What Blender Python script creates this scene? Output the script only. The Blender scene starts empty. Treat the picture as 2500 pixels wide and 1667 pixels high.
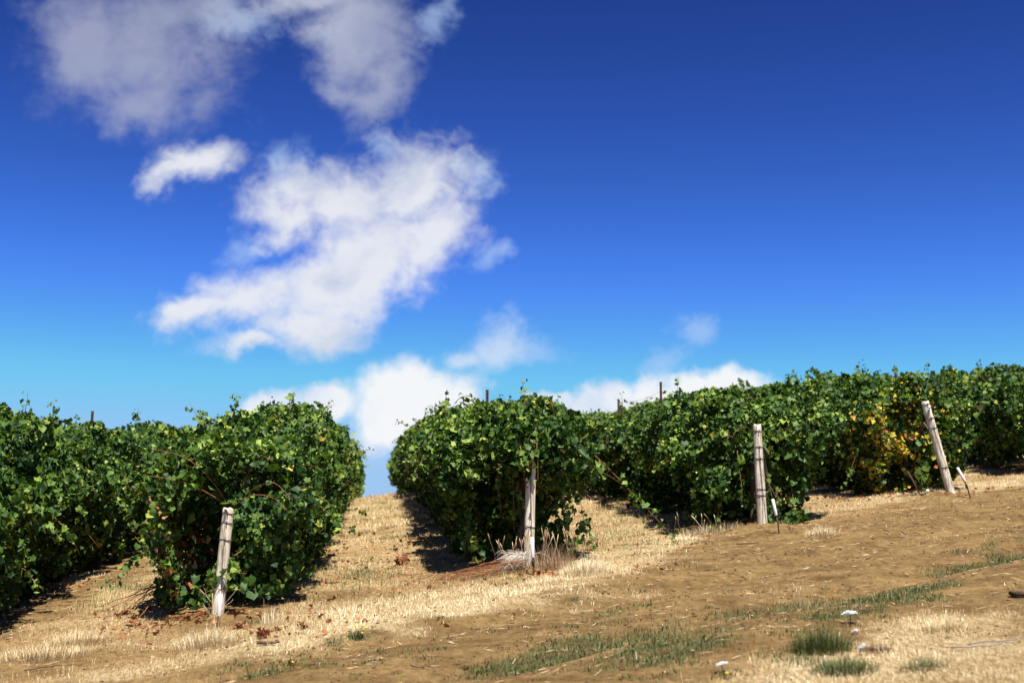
import bpy, math
import numpy as np

# ------------------------------------------------------------------ camera, sky, sun, exposure
scene = bpy.context.scene
COL = scene.collection
CAMZ = 1.78
PITCH = math.radians(10.87)
FPX = 3472.0

cam_data = bpy.data.cameras.new('camera')
cam_data.lens = 50.0
cam_data.sensor_width = 36.0
cam_data.clip_start = 0.05
cam_data.clip_end = 5000.0
cam_data.dof.use_dof = True
cam_data.dof.focus_distance = 14.8
cam_data.dof.aperture_fstop = 1.8
cam = bpy.data.objects.new('camera', cam_data)
COL.objects.link(cam)
cam.location = (0, 0, CAMZ)
cam.rotation_euler = (math.pi / 2 + PITCH, 0, 0)
scene.camera = cam

SUN_DIR = np.array([0.15, -0.44, 1.05]); SUN_DIR /= np.linalg.norm(SUN_DIR)
SUN_EL = math.asin(SUN_DIR[2])
SUN_AZ = math.atan2(SUN_DIR[0], SUN_DIR[1])
sun_data = bpy.data.lights.new('sun', 'SUN')
sun_data.energy = 5.0
sun_data.angle = math.radians(0.53)
sun_data.color = (1.0, 0.95, 0.86)
sun = bpy.data.objects.new('sun', sun_data)
COL.objects.link(sun)
from mathutils import Vector, Matrix
sun.rotation_euler = Vector(SUN_DIR).to_track_quat('Z', 'Y').to_euler()

scene.view_settings.view_transform = 'Standard'
scene.view_settings.look = 'None'
scene.view_settings.exposure = 1.15
scene.view_settings.gamma = 1.0
scene.view_settings.use_curve_mapping = False


def ray(px, py):
    """horizontal and vertical slope (x/y, z/y) of a sight line of the survey photograph"""
    cx = (px - 1250.0) / FPX
    cy = (833.5 - py) / FPX
    y = math.cos(PITCH) - cy * math.sin(PITCH)
    return cx / y, (math.sin(PITCH) + cy * math.cos(PITCH)) / y


def make_world():
    w = bpy.data.worlds.new('World')
    scene.world = w
    w.use_nodes = True
    nt = w.node_tree
    N, L = nt.nodes, nt.links
    N.clear()

    def new(t, **k):
        n = N.new(t)
        for a, b in k.items():
            setattr(n, a, b)
        return n

    def math_(op, a, b=None, c=None, clamp=False):
        n = new('ShaderNodeMath', operation=op)
        n.use_clamp = clamp
        for i, v in enumerate((a, b, c)):
            if v is None:
                continue
            if isinstance(v, (int, float)):
                n.inputs[i].default_value = v
            else:
                L.new(v, n.inputs[i])
        return n.outputs[0]

    def smooth(v, a, b, lo=0.0, hi=1.0):
        n = new('ShaderNodeMapRange', interpolation_type='SMOOTHSTEP')
        L.new(v, n.inputs[0])
        for i, x in enumerate((a, b, lo, hi)):
            n.inputs[i + 1].default_value = x
        return n.outputs[0]

    out = new('ShaderNodeOutputWorld')
    bg = new('ShaderNodeBackground')
    bg.inputs['Strength'].default_value = 0.08
    L.new(bg.outputs[0], out.inputs[0])
    sky = new('ShaderNodeTexSky', sky_type='NISHITA')
    sky.sun_disc = False
    sky.sun_elevation = SUN_EL
    sky.sun_rotation = SUN_AZ
    sky.altitude = 900
    sky.air_density = 1.0
    sky.dust_density = 0.5
    sky.ozone_density = 2.0
    # clear dry late-summer air: a deep, saturated blue
    ss = new('ShaderNodeSeparateColor'); L.new(sky.outputs[0], ss.inputs[0])
    sc_ = new('ShaderNodeCombineColor')
    for i, (pw, k, top) in enumerate(SKY_GRADE):
        v = math_('SMOOTH_MIN', math_('MULTIPLY', math_('POWER', ss.outputs[i], pw), k), top, 0.22 * top)
        L.new(v, sc_.inputs[i])
    skycol = sc_.outputs[0]

    tc = new('ShaderNodeTexCoord')
    sep = new('ShaderNodeSeparateXYZ')
    L.new(tc.outputs['Generated'], sep.inputs[0])
    yy = math_('MAXIMUM', sep.outputs[1], 0.02)
    comb = new('ShaderNodeCombineXYZ')
    L.new(math_('DIVIDE', sep.outputs[0], yy), comb.inputs[0])
    L.new(math_('DIVIDE', sep.outputs[2], yy), comb.inputs[1])
    P = comb.outputs[0]
    front = smooth(sep.outputs[1], 0.05, 0.3)

    def noise(scale, detail, rough, dist, seed):
        n = new('ShaderNodeTexNoise', noise_dimensions='3D')
        m = new('ShaderNodeMapping')
        m.inputs['Location'].default_value = (seed, seed * 1.7, seed * 0.3)
        m.inputs['Rotation'].default_value = (0, 0, 0.5)
        m.inputs['Scale'].default_value = (1, 1.15, 1)
        L.new(P, m.inputs[0])
        L.new(m.outputs[0], n.inputs['Vector'])
        n.inputs['Scale'].default_value = scale
        n.inputs['Detail'].default_value = detail
        n.inputs['Roughness'].default_value = rough
        n.inputs['Distortion'].default_value = dist
        return n.outputs[0]

    # wind-warped coordinates so that cloud edges fray
    warp = new('ShaderNodeTexNoise', noise_dimensions='3D')
    warp.inputs['Scale'].default_value = 16
    warp.inputs['Detail'].default_value = 7
    warp.inputs['Roughness'].default_value = 0.6
    L.new(P, warp.inputs['Vector'])
    wsub = new('ShaderNodeVectorMath', operation='SUBTRACT')
    wsub.inputs[1].default_value = (0.5, 0.5, 0.5)
    L.new(warp.outputs['Color'], wsub.inputs[0])
    wsc = new('ShaderNodeVectorMath', operation='MULTIPLY_ADD')
    wsc.inputs[1].default_value = (0.055, 0.055, 0)
    L.new(wsub.outputs[0], wsc.inputs[0])
    L.new(P, wsc.inputs[2])
    PW = wsc.outputs[0]

    def field(blobs, k=0.25):
        acc = None
        for (px, py, rx, ry, rot) in blobs:
            a, e = ray(px, py)
            a1, e1 = ray(px + 10, py)
            a2, e2 = ray(px, py - 10)
            m = new('ShaderNodeMapping', vector_type='TEXTURE')
            m.inputs['Location'].default_value = (a, e, 0)
            m.inputs['Rotation'].default_value = (0, 0, math.radians(rot))
            m.inputs['Scale'].default_value = (rx * abs(a1 - a) / 10, ry * abs(e2 - e) / 10, 1)
            L.new(PW, m.inputs[0])
            ln = new('ShaderNodeVectorMath', operation='LENGTH')
            L.new(m.outputs[0], ln.inputs[0])
            v = ln.outputs['Value']
            acc = v if acc is None else math_('SMOOTH_MIN', acc, v, k)
        return acc

    n1 = noise(13, 12, 0.62, 0.5, 3.1)
    n2 = noise(7, 8, 0.55, 0.3, 9.7)
    n3 = noise(34, 8, 0.62, 0.8, 1.3)
    n4 = noise(85, 6, 0.6, 0.6, 5.3)

    def cloud(blobs, lo, hi, amp, opacity, k=0.25):
        f = field(blobs, k)
        d = math_('ADD', f, math_('MULTIPLY', math_('SUBTRACT', n1, 0.5), amp))
        d = math_('ADD', d, math_('MULTIPLY', math_('SUBTRACT', n3, 0.5), amp * 0.55))
        d = math_('ADD', d, math_('MULTIPLY', math_('SUBTRACT', n4, 0.5), amp * 0.28))
        return math_('MULTIPLY', smooth(d, lo, hi), opacity), d

    (a1, d1) = cloud(CLOUD_MAIN, 1.60, 0.30, 2.0, 0.95)
    (a2, d2) = cloud(CLOUD_HIGH, 1.70, 0.10, 1.9, 0.56)
    (a5, d5) = cloud(CLOUD_HIGHER, 1.62, 0.20, 1.9, 0.74)
    (a6, d6) = cloud(CLOUD_PUFF, 1.7, 0.3, 1.7, 0.72)
    (a3, d3) = cloud(CLOUD_LOW, 1.62, 0.80, 1.1, 0.97)
    (a4, d4) = cloud(CLOUD_WISP, 1.5, 0.0, 2.8, 0.5)

    def over(base, col, alpha):
        m = new('ShaderNodeMix', data_type='RGBA')
        L.new(math_('MULTIPLY', alpha, front), m.inputs[0])
        L.new(base, m.inputs[6])
        if isinstance(col, tuple):
            m.inputs[7].default_value = col
        else:
            L.new(col, m.inputs[7])
        return m.outputs[2]

    def tone(c0, c1, v, a, b):
        m = new('ShaderNodeMix', data_type='RGBA')
        L.new(smooth(v, a, b), m.inputs[0])
        m.inputs[6].default_value = c0 + (1,)
        m.inputs[7].default_value = c1 + (1,)
        return m.outputs[2]

    K = CLOUD_GAIN
    s = lambda r, g, b: (r * K, g * K, b * K)
    n5 = math_('MULTIPLY', math_('ADD', n1, n2), 0.5)
    c = over(skycol, s(0.50, 0.68, 0.98) + (1,), a4)
    c = over(c, tone(s(0.34, 0.38, 0.55), s(0.58, 0.60, 0.70), n2, 0.36, 0.62), a2)
    c = over(c, s(0.72, 0.82, 0.97) + (1,), a6)
    c = over(c, tone(s(0.42, 0.46, 0.62), s(0.62, 0.66, 0.78), n2, 0.36, 0.62), a5)
    c = over(c, tone(s(0.54, 0.61, 0.77), s(0.86, 0.88, 0.94), n5, 0.40, 0.57), a1)
    c = over(c, tone(s(0.72, 0.81, 0.94), s(0.97, 0.98, 1.0), n5, 0.40, 0.56), a3)
    L.new(c, bg.inputs[0])
    w.cycles.sampling_method = 'MANUAL'
    w.cycles.sample_map_resolution = 1024


SKY_GRADE = ((2.75, 0.064, 1.95), (3.1, 0.0410, 3.2), (3.05, 0.0365, 5.0))   # per channel: power, gain, ceiling near the horizon
CLOUD_GAIN = 5.4
# cloud masses: centre, radii (in the survey photograph's pixels = fixed sky directions) and tilt in degrees
CLOUD_MAIN = [
    (1010, 455, 150, 90, 25), (1040, 580, 130, 95, 30), (700, 520, 95, 80, 20), 
    (830, 500, 130, 75, 10), (890, 625, 170, 110, 25), (810, 705, 190, 80, 10), (610, 722, 165, 62, 12),
    (475, 748, 90, 34, 12), (488, 402, 98, 50, 8), (415, 432, 60, 28, 20), (750, 785, 135, 55, 5), (620, 850, 85, 26, 15)]
CLOUD_HIGH = [
    (350, 130, 200, 140, -10), (420, 15, 230, 75, 0), (230, 130, 110, 110, 30), (340, 250, 110, 60, 0)]
CLOUD_HIGHER = [
    (880, 110, 105, 170, 8), (770, 0, 120, 40, 0), (890, 235, 90, 50, 0), (930, 180, 65, 100, 0)]
CLOUD_LOW = [
    (1010, 975, 125, 80, 0), (930, 1020, 70, 64, 0), (780, 985, 70, 46, 10), (690, 980, 70, 36, 0), (640, 985, 50, 27, 0), 
    (1735, 958, 125, 42, 0), (1600, 972, 130, 48, 0), (1475, 988, 85, 40, 0), (1340, 975, 45, 20, 10), (1110, 985, 50, 30, 0)]
CLOUD_PUFF = [(1200, 832, 72, 50, 30), (1140, 858, 45, 30, 0)]
CLOUD_WISP = [
    (690, 420, 45, 60, -15), (925, 350, 35, 40, 50), (1165, 430, 55, 60, 40), (1190, 640, 50, 35, 40), (600, 600, 90, 45, 20), (1690, 800, 40, 40, 45), (940, 1080, 150, 50, 0), (1060, 60, 60, 40, 30), (590, 60, 90, 50, 0),
    (1300, 850, 60, 25, 0), (1620, 890, 60, 30, 20), (560, 850, 90, 30, 0)]
make_world()

# ------------------------------------------------------------------ helpers
rng = np.random.default_rng(7)


def _hash(ix, iy, iz, seed):
    h = (ix.astype(np.int64) * 374761393 + iy.astype(np.int64) * 668265263 + iz.astype(np.int64) * 2147483647 + seed * 1274126177) & 0xFFFFFFFF
    h = ((h ^ (h >> 13)) * 1274126177) & 0xFFFFFFFF
    h = h ^ (h >> 16)
    return (h & 0xFFFFFF).astype(np.float64) / 0xFFFFFF


def vnoise(x, y, z=None, seed=0):
    """value noise in -1..1"""
    x = np.asarray(x, float); y = np.asarray(y, float)
    z = np.zeros_like(x) if z is None else np.asarray(z, float)
    ix, iy, iz = np.floor(x), np.floor(y), np.floor(z)
    fx, fy, fz = x - ix, y - iy, z - iz
    fx = fx * fx * (3 - 2 * fx); fy = fy * fy * (3 - 2 * fy); fz = fz * fz * (3 - 2 * fz)
    r = 0
    for a in (0, 1):
        wx = fx if a else 1 - fx
        for b in (0, 1):
            wy = fy if b else 1 - fy
            for c in (0, 1):
                wz = fz if c else 1 - fz
                r = r + wx * wy * wz * _hash(ix + a, iy + b, iz + c, seed)
    return r * 2 - 1


def fbm(x, y, z=None, octaves=3, seed=0):
    r, a, f = 0, 1.0, 1.0
    for o in range(octaves):
        r = r + a * vnoise(np.asarray(x) * f, np.asarray(y) * f, None if z is None else np.asarray(z) * f, seed + o * 17)
        a *= 0.5; f *= 2.03
    return r


def sstep(a, b, x):
    t = np.clip((np.asarray(x, float) - a) / (b - a), 0, 1)
    return t * t * (3 - 2 * t)


# row frame: u across the rows (to the right), v uphill along them
D = np.array([-0.0960, 0.9954]); NN = np.array([0.9954, 0.0960])


def to_uv(x, y):
    return x * NN[0] + y * NN[1], x * D[0] + y * D[1]


def to_xy(u, v):
    return u * NN[0] + v * D[0], u * NN[1] + v * D[1]


def row_end(u):
    return 13.4 + 0.60 * (u + 1.4)


def ground(x, y, fine=True):
    x = np.asarray(x, float); y = np.asarray(y, float)
    u, v = to_uv(x, y)
    uc = 60 * np.tanh(u / 60); vc = np.where(v < 0, 40 * np.tanh(v / 40), v)
    z = CAMZ - 0.036 + 0.0957 * (uc + 1.4) + 0.14 * (vc - 13.4)
    t = np.maximum(0, v - row_end(uc))
    q = np.where(t < 110, 0.00098 * t * t, 0.00098 * 110 * 110 + 0.2156 * (t - 110))
    z = z - q
    if fine:
        near = np.exp(-np.maximum(0, np.hypot(x - 2, y - 15) - 25) / 25)
        w = v - row_end(u)
        z = z + near * (0.035 * fbm(x / 1.6, y / 1.6, octaves=2, seed=5) + 0.012 * fbm(x / 0.35, y / 0.35, octaves=3, seed=9))
        # wheel ruts of the farm track below the row ends
        for wr in (-3.1, -4.9):
            z = z - near * 0.075 * np.exp(-((w - wr + 0.15 * vnoise(u / 3, u * 0, seed=3)) / 0.30) ** 2)
        z = z + near * 0.04 * np.exp(-((w + 5.9) / 0.5) ** 2)
        for mx, my, mh, mr in ((-2.72, 13.15, 0.03, 0.25), (0.18, 15.0, 0.03, 0.25), (2.94, 16.9, 0.07, 0.40), (5.78, 19.15, 0.06, 0.45)):
            q = np.hypot(x - mx, y - my)
            z = z + mh * np.exp(-(q / mr) ** 2) * (1 + 0.5 * vnoise(x / 0.13, y / 0.13, seed=12))
        # shallow cultivated ridge under every row
        k = np.round((u + 1.38) / 3.01)
        du = u - (k * 3.01 - 1.38)
        z = z + 0.05 * np.exp(-(du / 0.45) ** 2) * sstep(-0.8, 0.6, v - row_end(u)) * sstep(-1.6, -1.4, k)
    return z


def hit(px, py):
    """where a sight line of the survey meets the ground"""
    a, e = ray(px, py)
    lo, hi = 2.0, 70.0
    ys = np.linspace(3, 70, 900)
    g = ground(a * ys, ys) - (CAMZ + e * ys)
    i = np.argmax(g > 0)
    y = ys[i - 1] + (ys[i] - ys[i - 1]) * (-g[i - 1]) / (g[i] - g[i - 1] + 1e-9) if i > 0 else 12.0
    return np.array([a * y, y, float(ground(a * y, y))])


def at(px, py, y):
    a, e = ray(px, py)
    return np.array([a * y, y, CAMZ + e * y])


# ---- meshes
class Geo:
    """collects pieces into one mesh"""
    def __init__(self):
        self.v, self.f, self.t, self.m, self.n = [], [], [], [], 0

    def add(self, V, F, tone=None, mat=0):
        V = np.asarray(V, np.float32).reshape(-1, 3)
        F = np.asarray(F, np.int64)
        self.v.append(V)
        self.f.append(F + self.n)
        self.m.append(np.full(len(F), mat, np.int32))
        self.t.append(np.zeros(len(V), np.float32) if tone is None else np.broadcast_to(np.asarray(tone, np.float32), (len(V),)))
        self.n += len(V)
        return self

    def build(self, name, mats, parent=None, smooth=True):
        V = np.concatenate(self.v)
        me = bpy.data.meshes.new(name)
        tot = np.concatenate([np.full(len(F), F.shape[1], np.int32) for F in self.f])
        idx = np.concatenate([F.ravel() for F in self.f]).astype(np.int32)
        me.vertices.add(len(V)); me.vertices.foreach_set('co', V.ravel())
        me.loops.add(len(idx)); me.loops.foreach_set('vertex_index', idx)
        me.polygons.add(len(tot))
        st = np.zeros(len(tot), np.int32); st[1:] = np.cumsum(tot)[:-1]
        me.polygons.foreach_set('loop_start', st)
        me.polygons.foreach_set('loop_total', tot)
        me.polygons.foreach_set('use_smooth', np.full(len(tot), smooth, bool))
        me.polygons.foreach_set('material_index', np.concatenate(self.m))
        a = me.attributes.new('tone', 'FLOAT', 'POINT')
        a.data.foreach_set('value', np.concatenate(self.t).astype(np.float32))
        for m in (mats if isinstance(mats, (list, tuple)) else [mats]):
            me.materials.append(m)
        me.update(calc_edges=True)
        o = bpy.data.objects.new(name, me)
        COL.objects.link(o)
        if parent is not None:
            o.parent = parent
            o.matrix_parent_inverse = parent.matrix_basis.inverted()
        return o


def thing(name, label, cat, loc=(0, 0, 0), group=None, kind=None):
    o = bpy.data.objects.new(name, None)
    o.empty_display_size = 0.1
    COL.objects.link(o)
    o.location = [float(c) for c in loc]
    return tag(o, label, cat, group, kind)


def tag(o, label=None, cat=None, group=None, kind=None):
    if label: o['label'] = label
    if cat: o['category'] = cat
    if group: o['group'] = group
    if kind: o['kind'] = kind
    return o


def unit(a):
    a = np.asarray(a, float)
    return a / (np.linalg.norm(a, axis=-1, keepdims=True) + 1e-12)


def tube(pts, rad, sides=6, cap=True):
    P = np.asarray(pts, float); k = len(P)
    R = np.broadcast_to(np.asarray(rad, float), (k,))
    T = unit(np.gradient(P, axis=0))
    ref = np.array([0.3, 0.2, 1.0]) if abs(T[0][2]) < 0.8 else np.array([1.0, 0.2, 0.1])
    A = unit(np.cross(T, ref)); B = np.cross(T, A)
    th = np.arange(sides) * 2 * math.pi / sides
    V = P[:, None] + R[:, None, None] * (np.cos(th)[None, :, None] * A[:, None] + np.sin(th)[None, :, None] * B[:, None])
    V = V.reshape(-1, 3)
    i = np.arange(k - 1)[:, None] * sides; j = np.arange(sides)[None]; j2 = (j + 1) % sides
    F = np.stack([i + j, i + j2, i + sides + j2, i + sides + j], -1).reshape(-1, 4)
    if cap:
        V = np.vstack([V, P[0], P[-1]])
        c0, c1 = k * sides, k * sides + 1
        jj = np.arange(sides); j2 = (jj + 1) % sides
        C0 = np.stack([np.full(sides, c0), j2, jj, jj], -1)
        F = np.vstack([F])
        caps = np.vstack([np.stack([np.full(sides, c0), j2, jj], -1), np.stack([np.full(sides, c1), (k - 1) * sides + jj, (k - 1) * sides + j2], -1)])
        return V, F, caps
    return V, F, None


def add_tube(g, pts, rad, sides=6, tone=None, mat=0):
    V, F, C = tube(pts, rad, sides)
    n0 = g.n
    g.add(V, F, tone, mat)
    if C is not None:
        g.f.append(C + n0); g.m.append(np.full(len(C), mat, np.int32))
    return g


# ---- materials
def mat(name):
    m = bpy.data.materials.new(name)
    m.use_nodes = True
    nt = m.node_tree
    b = nt.nodes['Principled BSDF']
    return m, nt, b


def node(nt, t, **k):
    n = nt.nodes.new(t)
    for a, b in k.items():
        setattr(n, a, b)
    return n


def ramp(nt, fac, stops, interp='LINEAR'):
    r = node(nt, 'ShaderNodeValToRGB')
    r.color_ramp.interpolation = interp
    e = r.color_ramp.elements
    while len(e) < len(stops):
        e.new(0.5)
    for i, (p, c) in enumerate(stops):
        e[i].position = p
        e[i].color = tuple(c) + (1,)
    if fac is not None:
        nt.links.new(fac, r.inputs[0])
    return r.outputs[0]


def attr(nt, name='tone'):
    a = node(nt, 'ShaderNodeAttribute', attribute_name=name)
    return a.outputs['Fac']


def leaf_material(name, stops, trans, rough=0.52, spec=0.2, back=(1.15, 1.1, 1.3)):
    m, nt, b = mat(name)
    L = nt.links
    col = ramp(nt, attr(nt), stops)
    geo = node(nt, 'ShaderNodeNewGeometry')
    # paler, greyer underside of the blade
    bk = node(nt, 'ShaderNodeMix', data_type='RGBA', blend_type='MULTIPLY')
    bk.inputs[7].default_value = back + (1,)
    L.new(geo.outputs['Backfacing'], bk.inputs[0]); L.new(col, bk.inputs[6])
    nz = node(nt, 'ShaderNodeTexNoise')
    nz.inputs['Scale'].default_value = 55
    nz.inputs['Detail'].default_value = 3
    tc = node(nt, 'ShaderNodeTexCoord')
    L.new(tc.outputs['Object'], nz.inputs['Vector'])
    mm = node(nt, 'ShaderNodeMix', data_type='RGBA', blend_type='MULTIPLY')
    mm.inputs[0].default_value = 0.6
    L.new(bk.outputs[2], mm.inputs[6])
    L.new(ramp(nt, nz.outputs[0], [(0.3, (0.65, 0.65, 0.6)), (0.7, (1.25, 1.2, 1.15))]), mm.inputs[7])
    L.new(mm.outputs[2], b.inputs['Base Color'])
    b.inputs['Roughness'].default_value = rough
    b.inputs['Specular IOR Level'].default_value = spec
    tr = node(nt, 'ShaderNodeBsdfTranslucent')
    tm = node(nt, 'ShaderNodeMix', data_type='RGBA', blend_type='MULTIPLY')
    tm.inputs[0].default_value = 1
    tm.inputs[7].default_value = (1.4, 1.5, 0.6, 1)
    L.new(mm.outputs[2], tm.inputs[6])
    L.new(tm.outputs[2], tr.inputs[0])
    mix = node(nt, 'ShaderNodeMixShader')
    mix.inputs[0].default_value = trans
    L.new(b.outputs[0], mix.inputs[1]); L.new(tr.outputs[0], mix.inputs[2])
    L.new(mix.outputs[0], nt.nodes['Material Output'].inputs[0])
    return m


def plain_material(name, stops, rough=0.8, scale=20.0, stretch=(1, 1, 1), spec=0.3, use_tone=False, bump=0.0, metallic=0.0):
    m, nt, b = mat(name)
    L = nt.links
    tc = node(nt, 'ShaderNodeTexCoord')
    mp = node(nt, 'ShaderNodeMapping')
    mp.inputs['Scale'].default_value = stretch
    L.new(tc.outputs['Object'], mp.inputs[0])
    nz = node(nt, 'ShaderNodeTexNoise')
    nz.inputs['Scale'].default_value = scale
    nz.inputs['Detail'].default_value = 6
    nz.inputs['Roughness'].default_value = 0.65
    L.new(mp.outputs[0], nz.inputs['Vector'])
    fac = nz.outputs[0]
    if use_tone:
        fac = attr(nt)
    L.new(ramp(nt, fac, stops), b.inputs['Base Color'])
    b.inputs['Roughness'].default_value = rough
    b.inputs['Specular IOR Level'].default_value = spec
    b.inputs['Metallic'].default_value = metallic
    if bump:
        bp = node(nt, 'ShaderNodeBump')
        bp.inputs['Strength'].default_value = bump
        bp.inputs['Distance'].default_value = 0.01
        L.new(nz.outputs[0], bp.inputs['Height'])
        L.new(bp.outputs[0], b.inputs['Normal'])
    return m


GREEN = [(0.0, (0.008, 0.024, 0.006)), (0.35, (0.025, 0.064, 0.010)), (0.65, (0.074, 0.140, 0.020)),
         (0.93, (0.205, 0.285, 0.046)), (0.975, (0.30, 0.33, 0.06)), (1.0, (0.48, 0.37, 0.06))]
AUTUMN = [(0.0, (0.18, 0.24, 0.03)), (0.4, (0.38, 0.36, 0.04)), (0.7, (0.58, 0.40, 0.03)), (0.88, (0.52, 0.22, 0.03)), (1.0, (0.30, 0.09, 0.03))]
DRYLEAF = [(0.0, (0.10, 0.035, 0.018)), (0.4, (0.27, 0.095, 0.04)), (0.75, (0.42, 0.22, 0.11)), (1.0, (0.50, 0.38, 0.24))]
M = {}
M['leaf'] = leaf_material('vine_leaf', GREEN, 0.17)
M['autumn'] = leaf_material('autumn_leaf', AUTUMN, 0.25, 0.55, 0.3, (1, 1, 1))
M['dryleaf'] = leaf_material('dry_leaf', DRYLEAF, 0.12, 0.8, 0.1, (1, 1, 1))
M['cane'] = plain_material('cane_bark', [(0.3, (0.13, 0.045, 0.02)), (0.7, (0.30, 0.12, 0.045))], 0.6, 30)
M['bark'] = plain_material('vine_bark', [(0.3, (0.035, 0.022, 0.014)), (0.7, (0.12, 0.085, 0.06))], 0.9, 40, (1, 1, 0.15), bump=0.8)
M['straw'] = plain_material('dry_grass_blade', [(0.0, (0.11, 0.055, 0.022)), (0.3, (0.30, 0.195, 0.080)), (0.75, (0.62, 0.50, 0.28)), (1.0, (0.84, 0.76, 0.55))], 0.7, use_tone=True)
M['olive'] = plain_material('green_grass_blade', [(0.0, (0.034, 0.052, 0.010)), (0.5, (0.090, 0.112, 0.024)), (1.0, (0.24, 0.23, 0.08))], 0.6, use_tone=True)
M['brown_grass'] = plain_material('brown_grass_blade', [(0.0, (0.18, 0.10, 0.05)), (0.5, (0.36, 0.23, 0.12)), (1.0, (0.56, 0.42, 0.25))], 0.8, use_tone=True)
M['grey_brush'] = plain_material('grey_brush', [(0.0, (0.22, 0.18, 0.14)), (0.5, (0.48, 0.42, 0.34)), (1.0, (0.70, 0.63, 0.53))], 0.8, use_tone=True)
M['twig'] = plain_material('twig_bark', [(0.3, (0.06, 0.03, 0.018)), (0.7, (0.16, 0.085, 0.05))], 0.85, 60)
M['rust'] = plain_material('rusty_steel', [(0.3, (0.035, 0.014, 0.010)), (0.7, (0.10, 0.038, 0.022))], 0.75, 60, bump=0.3)
M['wire'] = plain_material('rusted_wire', [(0.3, (0.05, 0.035, 0.028)), (0.7, (0.10, 0.075, 0.06))], 0.6, 60)
M['white'] = plain_material('white_plastic', [(0.3, (0.72, 0.70, 0.74)), (0.7, (0.84, 0.82, 0.86))], 0.45, 25)
M['black'] = plain_material('dark_fitting', [(0.3, (0.012, 0.011, 0.011)), (0.7, (0.03, 0.027, 0.025))], 0.5, 40)
M['petal'] = plain_material('white_petal', [(0.3, (0.55, 0.56, 0.57)), (0.7, (0.78, 0.78, 0.78))], 0.7, 90)
M['yellow'] = plain_material('yellow_petal', [(0.3, (0.65, 0.38, 0.01)), (0.7, (0.80, 0.52, 0.02))], 0.6, 60)
M['clod'] = plain_material('soil_clod', [(0.3, (0.040, 0.020, 0.012)), (0.7, (0.15, 0.085, 0.045))], 0.95, 9)


def wood_material():
    m, nt, b = mat('weathered_wood')
    L = nt.links
    tc = node(nt, 'ShaderNodeTexCoord')
    mp = node(nt, 'ShaderNodeMapping'); mp.inputs['Scale'].default_value = (1, 1, 0.05)
    L.new(tc.outputs['Object'], mp.inputs[0])
    n1 = node(nt, 'ShaderNodeTexNoise'); n1.inputs['Scale'].default_value = 55; n1.inputs['Detail'].default_value = 6; n1.inputs['Roughness'].default_value = 0.6
    L.new(mp.outputs[0], n1.inputs['Vector'])
    n2 = node(nt, 'ShaderNodeTexNoise'); n2.inputs['Scale'].default_value = 9; n2.inputs['Detail'].default_value = 4
    L.new(tc.outputs['Object'], n2.inputs['Vector'])
    c1 = ramp(nt, n1.outputs[0], [(0.36, (0.07, 0.05, 0.035)), (0.42, (0.50, 0.43, 0.33)), (0.6, (0.70, 0.635, 0.51)), (0.8, (0.78, 0.72, 0.59))])
    c2 = ramp(nt, n2.outputs[0], [(0.3, (0.62, 0.58, 0.52)), (0.6, (1.0, 1.0, 1.0))])
    mx = node(nt, 'ShaderNodeMix', data_type='RGBA', blend_type='MULTIPLY'); mx.inputs[0].default_value = 0.8
    L.new(c1, mx.inputs[6]); L.new(c2, mx.inputs[7])
    L.new(mx.outputs[2], b.inputs['Base Color'])
    b.inputs['Roughness'].default_value = 0.85
    b.inputs['Specular IOR Level'].default_value = 0.2
    bp = node(nt, 'ShaderNodeBump'); bp.inputs['Strength'].default_value = 0.7; bp.inputs['Distance'].default_value = 0.006
    L.new(n1.outputs[0], bp.inputs['Height']); L.new(bp.outputs[0], b.inputs['Normal'])
    return m


M['wood'] = wood_material()


# ------------------------------------------------------------------ ground cover map (what grows where)
def spot(list_, x, y):
    r = 0
    for (cx, cy, rx, ry, ang, amp) in list_:
        c, s = math.cos(ang), math.sin(ang)
        dx, dy = x - cx, y - cy
        a = (dx * c + dy * s) / rx; b = (-dx * s + dy * c) / ry
        r = r + amp * np.exp(-(a * a + b * b))
    return r


def spots_from(lst):
    o = []
    for (px, py, rx, ry, amp) in lst:
        p = hit(px, py)
        o.append((p[0], p[1], rx, ry, math.atan2(0.52, 0.85), amp))
    return o


STRAW_SPOTS = spots_from([
    (1000, 1480, 1.1, 0.9, 1.15), (1150, 1500, 1.1, 0.6, 0.7), (1420, 1400, 0.9, 0.6, 1.0), (1550, 1330, 1.2, 1.2, 0.8),
    (1350, 1450, 1.2, 0.6, 0.6), (120, 1600, 0.6, 0.35, 0.6), (500, 1560, 0.4, 0.3, 0.6), (700, 1560, 1.0, 0.6, 0.35),
    (330, 1500, 0.7, 0.4, 0.3), (2400, 1190, 2.0, 0.9, 0.9), (2050, 1240, 1.3, 0.6, 0.6), (2300, 1520, 0.9, 0.5, 0.7),
    (2250, 1600, 1.3, 0.6, 0.6), (2000, 1640, 0.9, 0.4, 0.6), (2450, 1640, 0.6, 0.4, 0.5), (300, 1640, 1.2, 0.4, 0.4)])
DIRT_SPOTS = spots_from([
    (1850, 1320, 1.0, 0.5, 1.0), (2310, 1220, 0.8, 0.4, 0.8), (250, 1360, 0.35, 2.2, 0.9), (560, 1515, 0.4, 0.25, 0.9),
    (1320, 1395, 0.35, 0.25, 0.7), (520, 1570, 0.5, 0.2, 0.3), (2450, 1480, 0.5, 0.5, 0.7)])
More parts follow.
